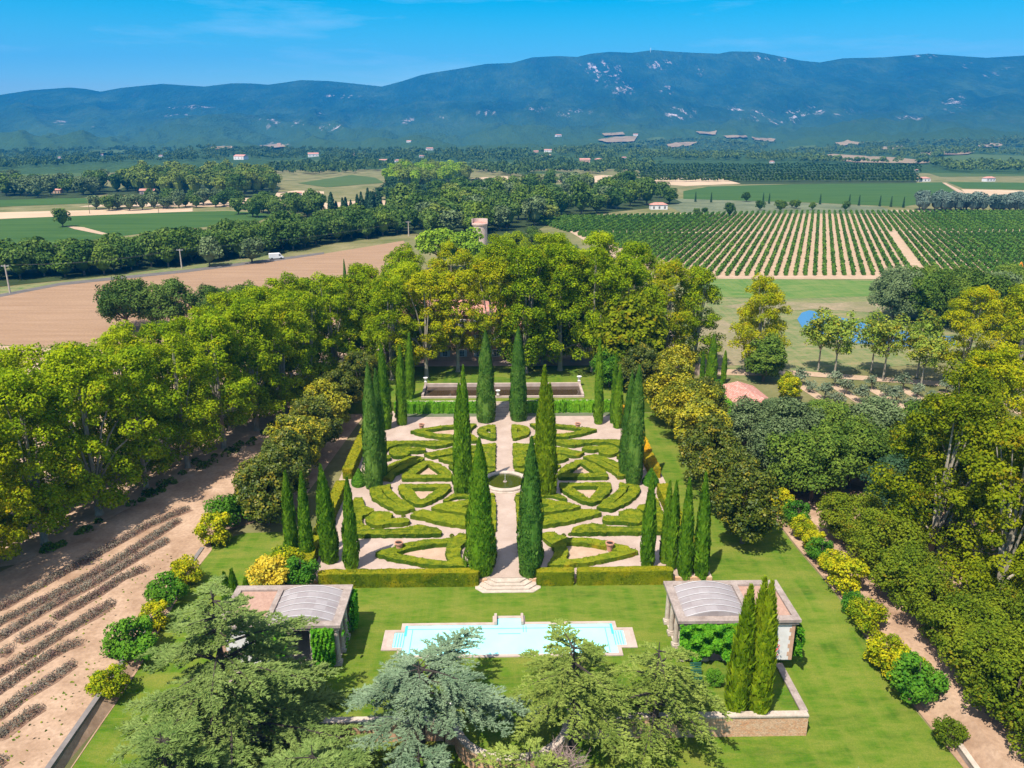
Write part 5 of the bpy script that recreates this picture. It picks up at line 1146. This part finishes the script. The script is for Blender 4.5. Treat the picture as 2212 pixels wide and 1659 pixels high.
cedar(5.4, -51.8, -1.9, 11.6, 7.4, 25, 'cedar_y', 'light green cedar overlapping the middle of the pool', nb=30, dens=1.15, power=.55, top=.2, z0f=.42, droop=.12, blade=.34, tiers=5)
cedar(12.8, -51.8, -1.9, 11.2, 7.0, 26, 'cedar_y', 'ragged light green cedar leaning right of the pool end', nb=30, dens=1.05, power=.5, top=.25, z0f=.25, droop=.22, blade=.34, tiers=6)
cedar(1.2, -60.0, -2.0, 7.6, 7.6, 27, 'cedar_y', 'sparse light green cedar boughs over the curved wall', nb=22, dens=.8, droop=.14, z0f=.3, blade=.36, tiers=4)
cedar(25.0, -65.0, -2.0, 9.6, 4.4, 28, 'cedar_blue', 'top of a young blue cedar poking into the bottom edge at the right', nb=34, dens=.9, power=1.0, top=.12, blade=.34, tiers=8)
cedar(35.0, -67.0, -2.0, 8.6, 4.4, 30, 'cedar_blue', 'tip of a blue cedar at the bottom right corner of the lawn', nb=30, dens=.9, power=1.0, top=.12, blade=.34, tiers=8)
# dead brushwood under the sparse cedar
rng = np.random.default_rng(31); b = MB()
for i in range(420):
    a = rng.uniform(0,6.28); p = Vector((rng.normal(0,.8), rng.normal(0,.6), rng.uniform(.2,1.6))); d = Vector((math.cos(a)*rng.uniform(.4,1.6), math.sin(a)*rng.uniform(.4,1.6), rng.uniform(-.2,.7)))
    b.tube([p, p+d*.6+Vector((0,0,.1)), p+d], [.03,.02,.008], 3, False)
tag(b.build('dead_branches', M['dead'], None, (4.0,-57.5,.6)), 'tangle of grey dead branches by the curved wall', 'branches')

# ------------------------------------------------------------------ lavender rows
LV = [[(-30,640),(0,630),(350,440),(700,245),(920,120),(1190,5)],[(-60,760),(0,722),(330,560),(730,340),(900,230),(1130,80)],[(-60,850),(0,818),(270,650),(600,470),(860,320),(1060,205)],[(0,935),(70,890)],[(110,850),(330,740)],[(350,700),(620,540),(780,440),(920,385)],
      [(-60,1075),(0,1040),(200,920),(400,790),(600,670),(710,600)],[(-60,1190),(0,1150),(230,985),(400,890),(500,850)],[(-40,1330),(0,1310),(130,1200),(330,1085),(460,985)],[(-30,1450),(0,1435),(150,1330),(260,1260)],[(-40,1640),(20,1590)]]
rng = np.random.default_rng(77)
for i, pts in enumerate(LV):
    w_ = [G(a*.3402, 1094.5+b_*.3402, 0.3) for a, b_ in pts]; P = []; Nn = []
    lf = [(x_-.55+rng.normal(0,.1), y_+.3) for x_, y_ in w_]; rt_ = [(x_+.75+rng.normal(0,.15), y_-.45) for x_, y_ in w_][::-1]
    struct(sheet('mulch_strip', lf+rt_, M['mulch'], 0.085))
    for (xa, ya), (xb, yb) in zip(w_[:-1], w_[1:]):
        L = math.hypot(xb-xa, yb-ya); nb = max(2, int(L/0.42))
        for k in range(nb):
            cx, cyy = xa+(xb-xa)*(k+.5)/nb+rng.normal(0,.05), ya+(yb-ya)*(k+.5)/nb+rng.normal(0,.05); r = rng.uniform(.55,.8)
            d = sph(rng, 110, 0.0); P.append(np.array([cx,cyy,0.05])+d*np.array([r,r,r*.95])*rng.uniform(.75,1.15,(110,1))); Nn.append(d)
    V, F = leaves(np.concatenate(P), np.concatenate(Nn), .10, rng, .45); c0 = V.mean(0); c0[2] = 0
    mb = MB(); mb.addnp(V-c0, F)
    tag(mb.build('lavender_row', M['lavender'], None, tuple(c0)), ['row of faded lavender nearest the avenue of planes','second lavender row from the planes','third lavender row from the planes','short stub of lavender row at the left picture edge','short separate piece of lavender row','lavender row greyer than its neighbours, with a gap','long lavender row in the middle of the field','lavender row ending in thick bushes','broad lavender row, third from the bottom corner','short broad lavender row near the bottom corner','last lavender clumps at the bottom left corner'][i], 'lavender', 'lavender rows')
# weeds in the dry field
P = np.stack([rng.uniform(-60,-40,900), rng.uniform(-62,-20,900), np.full(900,.12)],1); P = P[P[:,0] > -40.5-18*((P[:,1]+62)/42*0+.9)*rng.uniform(0,1,900)]
V, F = leaves(P, np.repeat(np.array([[0,0,1.]]),len(P),0), .14, rng); mb = MB(); mb.addnp(V, F); tag(mb.build('weeds', M['box']), 'sparse weeds on the dry soil by the lavender', 'weeds', kind='stuff')
# low undergrowth along the avenue foot
P = []
for i in range(60):
    t = rng.uniform(0,1); cx, cyy = -62+t*26+rng.normal(0,.6)+1.5, -22+t*66; r = rng.uniform(.4,.9); d = sph(rng, 60, 0); P.append(np.array([cx,cyy,0])+d*r)
P = np.concatenate(P); V, F = leaves(P, np.repeat(np.array([[0,0,1.]]),len(P),0), .2, rng); mb = MB(); mb.addnp(V, F); tag(mb.build('undergrowth', M['oak']), 'low undergrowth along the foot of the avenue', 'undergrowth', kind='stuff')

# ------------------------------------------------------------------ vineyard rows
rng = np.random.default_rng(90)
def vine_mesh(seed):
    rng = np.random.default_rng(seed); L = 1.0; n = 700
    t = rng.uniform(0,1,n); z = rng.uniform(.25,1.6,n); s_ = rng.choice([-1,1],n)
    x = s_*rng.uniform(.3,.72,n)*(1-.35*(z-1)**2); P = np.stack([x, t*100, z], 1); top = rng.uniform(0,1,n) < .3; P[top,2] = rng.uniform(1.4,1.8,top.sum()); P[top,0] *= .6
    V, F = leaves(P, np.stack([s_, 0*t, .5+0*t], 1), .55, rng)
    mb = MB(); mb.addnp(V, F)
    for k in range(50):
        a, b_ = k*2.0, k*2.0+2.0; w_ = rng.uniform(.42,.62); h_ = rng.uniform(1.3,1.65)
        mb.add([(-w_,a,.2),(w_,a,.2),(w_*.7,a,h_),(-w_*.7,a,h_),(-w_,b_,.2),(w_,b_,.2),(w_*.7,b_,h_),(-w_*.7,b_,h_)], [(0,1,2,3),(5,4,7,6),(1,5,6,2),(4,0,3,7),(3,2,6,7)])
    return mb.mesh('vine_row', M['vinerow'])
VM = [vine_mesh(i) for i in range(4)]
SL_ = 0.40; ang = math.atan(SL_); ca = math.cos(ang)
def row_end(c, poly_y0, poly_y1): pass
nr = 0
for i in range(-38, 54):
    c_ = i*3.72+1.0
    for blk, (ya, yb) in enumerate([(184, 318), (323.5, None)]):
        far = 436 if i > 8 else 405+(i+32)*0.8
        y0 = ya; y1 = yb or far
        if i > 26: y0 += 0+ (0 if blk else 0)
        # left edge of the field is oblique
        ymin = 184 if c_ > 5 else 184+(5-c_)*1.45
        y0 = max(y0, ymin)
        if y1-y0 < 8: continue
        if i == 23 and blk == 0: continue
        me = VM[(i*2+blk) % 4]; o_ = link('vine_row', me, None, (c_+SL_*y0, y0, 0.04)); o_.rotation_euler = (0,0,-ang); L = (y1-y0)/ca
        o_.scale = (1, L/100, 1)
        tag(o_, ['vine row in the near block of the vineyard','vine row in the far block of the vineyard, beyond the headland'][blk], 'vine row', ['vine rows of the near block','vine rows of the far block'][blk]); nr += 1
struct(sheet('headland_track', [(30,180.5),(215,180.5),(215,183.5),(30,183.5)], M['track'], 0.08))

HPOS = [(1994,392,24),(2135,392,26),(677,339,22),(521,345,28),(828,351,16),(860,351,14),(1263,352,22),(1293,349,16),(1348,345,12),(1184,329,16),(1158,330,10),(928,325,14),(911,341,10),(1373,294,10),(1206,296,12),(884,309,10),(1667,353,10),(348,340,8),(220,337,6),(130,343,8),(604,320,16)]
HCLR = [[(x-w*.8,y-4),(x+w*.8,y-4),(x+w*.8,y+9),(x-w*.8,y+9)] for x,y,w in HPOS]
# ------------------------------------------------------------------ woods of the plain
def far_tree_mesh(seed, kind):
    rng = np.random.default_rng(seed); mb = MB()
    if kind == 'conifer':
        n = 420; t = rng.uniform(0,1,n)**1.2; a = rng.uniform(0,6.28,n); R = 1.9*(1-t)**.8*rng.uniform(.6,1.05,n)+.1
        P = np.stack([R*np.cos(a), R*np.sin(a), .4+t*10], 1); Nn = np.stack([np.cos(a), np.sin(a), .4+0*a], 1); leaf = .5
        mb.lathe([(1.3,.3),(1.0,3),(.4,7),(.05,9.6)], 8)
    else:
        nc = 30 if kind == 'broad' else 24; C = sph(rng, nc, -.5)*rng.uniform(.35,1,(nc,1)); C = C*np.array([3.1,3.1,3.3])+np.array([0,0,4.6 if kind == 'broad' else 5.6])
        if kind == 'pine': C[:,2] = 5.6+(C[:,2]-5.6)*.8
        P = []; Nn = []
        for c in C:
            d = sph(rng, 60, -.6); P.append(c+d*rng.uniform(1.0,1.7)*np.array([1,1,.85])); Nn.append(d+np.array([0,0,.3]))
        P = np.concatenate(P); Nn = np.concatenate(Nn); leaf = .36
        mb.lathe([(.3,1.2),(1.6,2.2),(2.2,4.4),(1.6,6.2),(.2,7.2)], 9)
    V, F = leaves(P, Nn, leaf, rng); mb.addnp(V, F)
    mb.mi = 1; mb.tube([(0,0,-.2),(0,0,4.5)], [.28,.18], 5)
    return mb
FT = {k: [far_tree_mesh(200+i*7+len(k), k) for i in range(4)] for k in ('broad','pine','conifer')}
FM = {}
def far_mesh(kind, mt, i):
    key = (kind, mt, i)
    if key not in FM: FM[key] = FT[kind][i].mesh(kind+'_tree', [M[mt], M['bark']])
    return FM[key]
VANP = G(597, 558)
def pip(p, poly): return inside(p, poly)
rw = random.Random(5)
def belt(poly, count, kind, mts, s0, s1, name, label, group, mind=0.0):
    xs = [p[0] for p in poly]; ys = [p[1] for p in poly]; got = []; tries = 0
    while len(got) < count and tries < 20000:
        tries += 1; q = (rw.uniform(min(xs), max(xs)), rw.uniform(min(ys), max(ys)))
        if not pip(q, poly): continue
        x, y, z = GT(*q)
        if any((x-a)**2+(y-b_)**2 < mind**2 for a, b_ in got) or (x-VANP[0])**2+(y-VANP[1])**2 < 170: continue
        got.append((x, y)); s = rw.uniform(s0, s1)
        o_ = link(name, far_mesh(kind, rw.choice(mts), rw.randrange(4)), None, (x, y, z-.1)); o_.rotation_euler = (0,0,rw.uniform(0,6.28)); o_.scale = (s*rw.uniform(.9,1.2), s*rw.uniform(.9,1.2), s*rw.uniform(.85,1.15))
        tag(o_, label, 'tree', group)
B_ = ['belt','belt','belt','oak']
belt([(-60,594),(0,588),(300,560),(480,532),(620,508),(850,480),(885,505),(700,528),(600,548),(400,574),(200,597),(-60,612)], 135, 'broad', B_, 1.2, 1.6, 'woodland_tree', 'dark leafy tree in the wood between the ploughed field and the left vineyard', 'trees of the left wood', 6.0)
belt([(440,572),(475,562),(478,570),(450,578)], 1, 'broad', ['holm'], 1.3, 1.4, 'roadside_tree', 'grey-green round tree by the road verge', None)
belt([(535,566),(552,562),(556,566),(540,570)], 1, 'broad', ['holm'], 1.35, 1.4, 'roadside_tree', 'round tree shading the white van', None)
belt([(132,489),(140,489),(140,492),(132,492)], 1, 'broad', ['belt'], 1.3, 1.4, 'lone_tree', 'lone dark round tree at the edge of the left vineyard', None)
belt([(500,462),(560,452),(640,450),(690,452),(700,470),(560,474)], 22, 'broad', ['belt'], 1.3, 1.7, 'woodland_tree', 'dark tree in the clump at the right end of the left vineyard', 'trees of the vineyard clump', 6)
belt([(705,470),(800,456),(900,446),(938,442),(938,448),(800,464),(712,474)], 34, 'conifer', ['darkcon'], 1.0, 1.5, 'conifer', 'dark upright conifer in the row beyond the left wood', 'conifers in the dark row', 2.5)
belt([(880,500),(850,470),(960,432),(1060,415),(1180,402),(1400,408),(1470,440),(1400,448),(1290,462),(1200,474),(1160,495),(1060,520),(960,515)], 128, 'broad', ['belt','belt','belt','oak','oak','holm','pine'], 1.5, 2.3, 'woodland_tree', 'tree in the mixed wood between the tower and the far house', 'trees of the middle wood', 9)
belt([(820,430),(960,425),(1060,412),(1060,418),(960,434),(840,450)], 24, 'broad', ['belt','darkcon'], 1.5, 2.1, 'woodland_tree', 'tree in the thin strip behind the dark conifer row', 'trees of the strip behind the conifers', 6)
belt([(240,418),(300,395),(540,388),(600,405),(590,424),(480,428),(400,424)], 90, 'pine', ['pine','pine','belt'], 1.9, 2.5, 'pine_tree', 'olive-green pine in the wood on the low rise at left', 'pines on the left rise', 8)
belt([(0,405),(120,398),(220,402),(260,412),(180,425),(0,432)], 44, 'broad', ['belt','holm'], 1.5, 2.2, 'woodland_tree', 'tree in the far left grove behind the dark field', 'trees of the far left grove', 8)
belt([(827,400),(860,384),(920,378),(980,381),(1020,388),(1000,397),(880,410)], 60, 'pine', ['pine','pine','bright_pine'], 1.8, 2.4, 'pine_tree', 'sunlit pine on the knoll in the middle distance', 'pines on the middle knoll', 8)
belt([(170,455),(300,445),(500,440),(520,446),(350,452),(180,460)], 26, 'broad', ['holm','belt'], 1.0, 1.5, 'field_tree', 'scrubby tree along the pink field edge', 'trees along the pink field', 8)
belt([(1985,452),(2320,456),(2320,459),(1985,457)], 56, 'pine', ['bluecon'], 1.2, 1.5, 'blue_conifer', 'blue-grey conifer in the long row behind the vineyard', 'blue conifers in a row', 1.8)
belt([(1600,452),(1680,446),(1780,452),(1940,455),(1900,458),(1600,459)], 8, 'broad', ['belt','oak'], .6, .9, 'scrub_tree', 'small dark tree in the scrub behind the vineyard', 'small trees in the scrub')
for i, (px, py, s) in enumerate([(1576,466,1.1),(1612,436,1.0),(1505,466,.7),(1522,462,.6)]):
    x, y = G(px, py); o_ = link('field_tree', far_mesh('broad', 'belt', i % 4), None, (x, y, 0)); o_.scale = (s,s,s*.9)
    tag(o_, ['dark round tree at the near edge of the scrub strip','round tree against the upper vineyard','small tree beside the far house','smaller tree beside the far house'][i], 'tree', 'trees of the scrub strip')
for i, px in enumerate([1502,1536,1648,1661,1771,1834,1855,1900,1924,1951]):
    x, y = G(px, 436+i*1.4); o_ = link('slim_cypress', far_mesh('conifer', 'darkcon', i % 4), None, (x, y, 0)); o_.scale = (.45,.45,.75)
    tag(o_, 'thin dark cypress in the dotted line below the upper vineyard', 'cypress', 'thin cypresses in a line')
# far woods too many to count
def wood(name, polys, count, kind, mts, s0, s1, label, avoid=()):
    vs = []; mbs = {}
    rng = random.Random(len(name)+count)
    lite = []
    for i in range(3):
        r2 = np.random.default_rng(i+3); C = sph(r2, 7, -.2)*np.array([2.2,2.2,1.8])+np.array([0,0,4]); P = []; Nn = []
        for c in C:
            d = sph(r2, 9, -.3); P.append(c+d*2.0); Nn.append(d)
        lite.append(leaves(np.concatenate(P), np.concatenate(Nn), 1.25, r2))
    AV = []; AF = []; off = 0; n_ = 0
    for poly, cnt in polys:
        xs = [p[0] for p in poly]; ys = [p[1] for p in poly]; k = 0; tr = 0
        while k < cnt and tr < cnt*12:
            tr += 1; q = (rng.uniform(min(xs), max(xs)), rng.uniform(min(ys), max(ys)))
            if not inside(q, poly) or any(inside(q, a) for a in avoid): continue
            x, y, z = GT(*q); V, F = lite[rng.randrange(3)]; s = rng.uniform(s0, s1)
            AV.append(V*np.array([s,s,s*rng.uniform(.8,1.2)])+np.array([x,y,z])); AF.append(F+off); off += len(V); k += 1
    mb = MB(); mb.v = list(map(tuple, np.concatenate(AV).tolist())); mb.f = list(map(tuple, np.concatenate(AF).tolist())); mb.m = [0]*len(mb.f)
    return tag(mb.build(name, M['farwood']), label, 'wood', kind='stuff')
clear = [[(1731,340),(1800,334),(1930,341),(2020,350),(1990,355),(1850,352)],[(1990,345),(2100,334),(2212,338),(2300,345),(2212,358),(2060,356)],[(996,389),(1045,383),(1097,381),(1097,398),(999,396)],[(583,378),(738,377),(650,389),(610,391)],[(643,396),(760,378),(810,384),(830,395),(705,405)],[(1010,352),(1080,350),(1130,355),(1120,362),(1020,361)],[(575,350),(660,347),(740,350),(660,356)],[(1380,348),(1720,350),(1720,357),(1380,356)],[(1175,393),(1300,378.5),(1351,381),(1317,394)]]
wood('far_wood', [([(-100,332),(300,322),(800,326),(1200,326),(1200,345),(900,356),(600,346),(300,352),(-100,372)], 1500),([(560,372),(620,358),(800,352),(860,360),(810,373),(640,380)], 240),([(1000,366),(1060,348),(1380,345),(1450,352),(1380,378),(1180,374),(1100,384)], 420)], 0, 'b', 'belt', .9, 1.5, 'distant woodland strips at the foot of the mountains', clear+HCLR)
wood('hillside_wood', [([(1380,345),(1700,328),(1900,310),(2300,300),(2300,372),(2060,374),(2000,356),(1700,352)], 1500),([(1150,330),(1500,300),(1700,312),(1600,335),(1300,345)], 700)], 0, 'b', 'belt', .9, 1.5, 'scattered woods on the low hills at right', clear+HCLR+[[(1291,306),(1330,299),(1376,298),(1370,309),(1310,311)],[(1436,317),(1460,311),(1511,310),(1490,318),(1450,322)],[(1803,313),(1830,308),(1866,312),(1850,317),(1815,317)]])
# orchard in lines
AVp = []
for j, yy in enumerate([359,362,366,370,375,380,386,392]):
    for k in range(90):
        AVp.append((1385+k*6.7+rw.uniform(-3.3,3.3), yy+rw.uniform(-.9,.9)))
rngO = np.random.default_rng(6); lite = leaves(sph(rngO, 30, -.2)*2.0+np.array([0,0,2.2]), sph(rngO, 30, 0), .9, rngO)
mb = MB()
for q in AVp:
    x, y, z = GT(*q); s = rw.uniform(.9,1.5); mb.addnp(lite[0]*np.array([s*1.3,s*1.3,s*.8])+np.array([x,y,z]), lite[1])
tag(mb.build('orchard', M['oak']), 'orchard of many low trees in lines beyond the upper vineyard', 'orchard', kind='stuff')

# ------------------------------------------------------------------ far houses
rh = random.Random(3)
def far_house(px, py, wpx, label, wallm='plaster', floors=1, off=0.2, ratio=.6):
    x, y, z = GT(px, py); d = proj(x, y, z)[2]; w_ = wpx*d/FPX
    h = max(3.2, min(6.5, w_*.28)); ratio = rh.uniform(.45,.7)
    house('farmhouse', x-w_/2, x+w_/2, y-w_*ratio/2, y+w_*ratio/2, z-.5, h+.5, label, wallm, 'tile', nwin=3, floors=1, roof_h=w_*.13, group='distant houses', shut=False, rz=rh.uniform(-.5,.5), hip=rh.random() < .5, frame='stone')
for q in [(1422,452,36,'white house with orange roof at the far corner of the near vineyard'),(1994,392,24,'white house with red roof above the upper vineyard'),(2135,392,26,'low white farmhouse at far right'),(2203,428,26,'house with pale roof behind the blue conifers'),
 (124,418,20,'pale house among trees at far left','ochre'),(320,420,30,'dark house with wide roof below the pine rise','stone_grey'),(643,425,18,'small pink building by the dirt loop'),(677,339,22,'white hamlet building at the mountain foot'),(521,345,28,'white sheds at the mountain foot, left'),
 (828,351,16,'small orange roofed house left of the middle knoll'),(860,351,14,'small house beside the orange roofed one'),(1263,352,22,'pink house at the wood edge, right of centre','ochre'),(1293,349,16,'low pink house next to it','ochre'),(1348,345,12,'small house above the orchard'),(1184,329,16,'pale farm in the hills, centre right'),(1158,330,10,'small pale farm left of the other','ochre'),(928,325,14,'pale house on the lower slope, centre'),(911,341,10,'tiny house at the wood edge, centre'),
 (1373,294,10,'house on the terraced hill'),(1206,296,12,'pale villa high on the slope'),(884,309,10,'pale house on the wooded slope'),(1667,353,10,'hut beside the orchard'),(1980,372,8,'tiny hut left of the red roofed house'),(348,340,8,'small house with orange roof at left foot'),(220,337,6,'tiny far house at left'),(130,343,8,'far house at far left')]:
    far_house(*q[:3], q[3], *(q[4:] or ()))
# hill village tower
x, y, z = GT(604, 320); d = proj(x, y, z)[2]; u = d/FPX
e = empty('village_castle', (x, y, z), 'pale castle tower of the hill village at the mountain foot', 'castle')
MB().box(-4*u,4*u,-3*u,3*u,-2*u,9*u).build('tower', M['ochre'], e); MB().box(-14*u,-4*u,-3*u,3*u,-2*u,2.5*u).build('hall', M['stone'], e); MB().box(4*u,9*u,-2.8*u,3*u,-2*u,4*u).build('annex', M['stone'], e)
# mast on the ridge
x, y, z = GT(1405, 113); x, y = CAM.x+(x-CAM.x)*1.0, y
e = empty('radio_mast', (x, y, z-4), 'thin radio mast on the mountain top', 'mast')
MB().tube([(0,0,0),(0,0,42)], [2.0,.6], 5).build('mast', M['white'], e); MB().box(-4,4,-1,1,26,29).build('antenna', M['white'], e)

# ------------------------------------------------------------------ poles, van, digger
def pole(px, py, ty, label, wood_=False, arm=True):
    x, y, h = hgt(px, py, ty, 0); e = empty('utility_pole', (x, y, 0), label, 'pole', 'utility poles')
    MB().tube([(0,0,0),(0,0,h)], [.30 if not wood_ else .2,.18 if not wood_ else .12], 8).build('post', M['stone'] if not wood_ else M['bark'], e)
    if arm: MB().box(-1.3,1.3,-.08,.08,h-.5,h-.3).build('crossarm', M['metal'], e); MB().tube([(-1.1,0,h-.3),(-1.1,0,h)], [.08,.05], 5).build('insulator', M['metal'], e); MB().tube([(1.1,0,h-.3),(1.1,0,h)], [.08,.05], 5).build('insulator', M['metal'], e)
    return x, y, h
p1 = pole(22,634,572,'concrete pole by the road at the left picture edge')
p2 = pole(393,580,538,'pole beside the road in front of the left wood')
p3 = pole(883,510,478,'pole at the far end of the ploughed field')
p4 = pole(1142,455,430,'pole among the trees left of the near vineyard')
pole(711,448,430,'thin pole by the dark conifer row', True, False); pole(194,462,440,'thin pole left of the pink field', True, False); pole(343,460,439,'thin pole in the pink field', True, False); pole(497,453,432,'thin pole by the field trees', True, False); pole(546,398,383,'pale pole at the foot of the far field'); pole(993,400,381,'white pole in front of the middle knoll')
e = empty('power_line', (0,0,0), 'thin power line strung above the ploughed field edge', 'cable')
b = MB()
for (xa, ya, ha), (xb, yb, hb) in ((p1,p2),(p2,p3)):
    for dx in (-1.1,1.1): b.tube([(xa+dx+(xb-xa)*t, ya+(yb-ya)*t, ha+(hb-ha)*t-4*1.6*t*(1-t)) for t in np.linspace(0,1,10)], [.025]*10, 3, False)
b.build('cable', M['metal'], e)
x, y = G(597, 560); e = empty('van', (x, y, .1), 'white delivery van parked on the road by the round tree', 'van', None, math.radians(24))
b = MB(); prof = [(-2.9,.45),(2.9,.45),(2.95,1.0),(2.35,1.35),(1.75,2.35),(1.4,2.5),(-2.9,2.5)]
b.add([(x_,-1,z_) for x_,z_ in prof]+[(x_,1,z_) for x_,z_ in prof], [tuple(range(7)), tuple(range(13,6,-1))]+[(i,7+i,7+(i+1)%7,(i+1)%7) for i in range(7)])
b.build('body', M['white'], e)
MB().add([(2.30,-.9,1.42),(2.30,.9,1.42),(1.86,.9,2.28),(1.86,-.9,2.28)], [(0,1,2,3)]).build('windscreen', M['glass_dark'], e)
for s_ in (-1,1): MB().add([(1.0,s_*1.02,1.45),(2.0,s_*1.02,1.45),(1.6,s_*1.02,2.1),(1.0,s_*1.02,2.1)], [(0,1,2,3)]).build('side_window', M['glass_dark'], e)
for sx_ in (-1.9,1.9):
    for s_ in (-1,1):
        b = MB(); b.tube([(sx_, s_*1.02, .4),(sx_, s_*.78, .4)], [.4,.4], 14); b.build('wheel', M['rubber'], e)
# small excavator at the right edge
x, y = G(2209, 588); e = empty('excavator', (x, y, 0.1), 'orange digger among the vines at the right picture edge', 'digger')
MB().box(-.6,1.8,-1,1,.9,1.7).build('body', M['orange'], e); MB().box(.1,1.4,-.7,.7,1.7,2.9).build('cab', M['glass_dark'], e)
for s_ in (-1,1): MB().prism([(-1.2,s_*1.15),(2.2,s_*1.15),(2.2,s_*.75),(-1.2,s_*.75)], .05, .85).build('track', M['rubber'], e)
b = MB(); b.add([(-.5,-.25,1.5),(-1.4,-.25,3.6),(-1.1,-.25,3.9),(-.1,-.25,1.7)]+[(-.5,.25,1.5),(-1.4,.25,3.6),(-1.1,.25,3.9),(-.1,.25,1.7)], [(0,1,2,3),(7,6,5,4),(0,4,5,1),(1,5,6,2),(2,6,7,3),(3,7,4,0)]); b.build('boom', M['orange'], e)
b = MB(); b.add([(-1.4,-.2,3.7),(-1.1,-.2,3.9),(-2.2,-.2,1.2),(-2.5,-.2,1.2)]+[(-1.4,.2,3.7),(-1.1,.2,3.9),(-2.2,.2,1.2),(-2.5,.2,1.2)], [(0,1,2,3),(7,6,5,4),(0,4,5,1),(1,5,6,2),(2,6,7,3),(3,7,4,0)]); b.build('arm', M['orange'], e)
MB().prism([(-2.7,-.4),(-2.0,-.4),(-2.0,.4),(-2.7,.4)], .5, 1.2).build('bucket', M['orange'], e)

# ------------------------------------------------------------------ haze
m = bpy.data.materials.new('haze'); m.use_nodes = True; n = m.node_tree; n.nodes.remove(n.nodes['Principled BSDF'])
v = n.nodes.new('ShaderNodeVolumePrincipled'); v.inputs['Color'].default_value = (0.0,0.36,1.0,1); v.inputs['Density'].default_value = 1.15e-4; v.inputs['Anisotropy'].default_value = 0.0
n.links.new(v.outputs[0], n.nodes['Material Output'].inputs['Volume'])
b = MB(); b.box(-9500, 9500, -9500, 9500, -3.9, 900); hz = b.build('haze', m); hz['kind'] = 'stuff'; hz['label'] = 'blue summer haze over the valley'
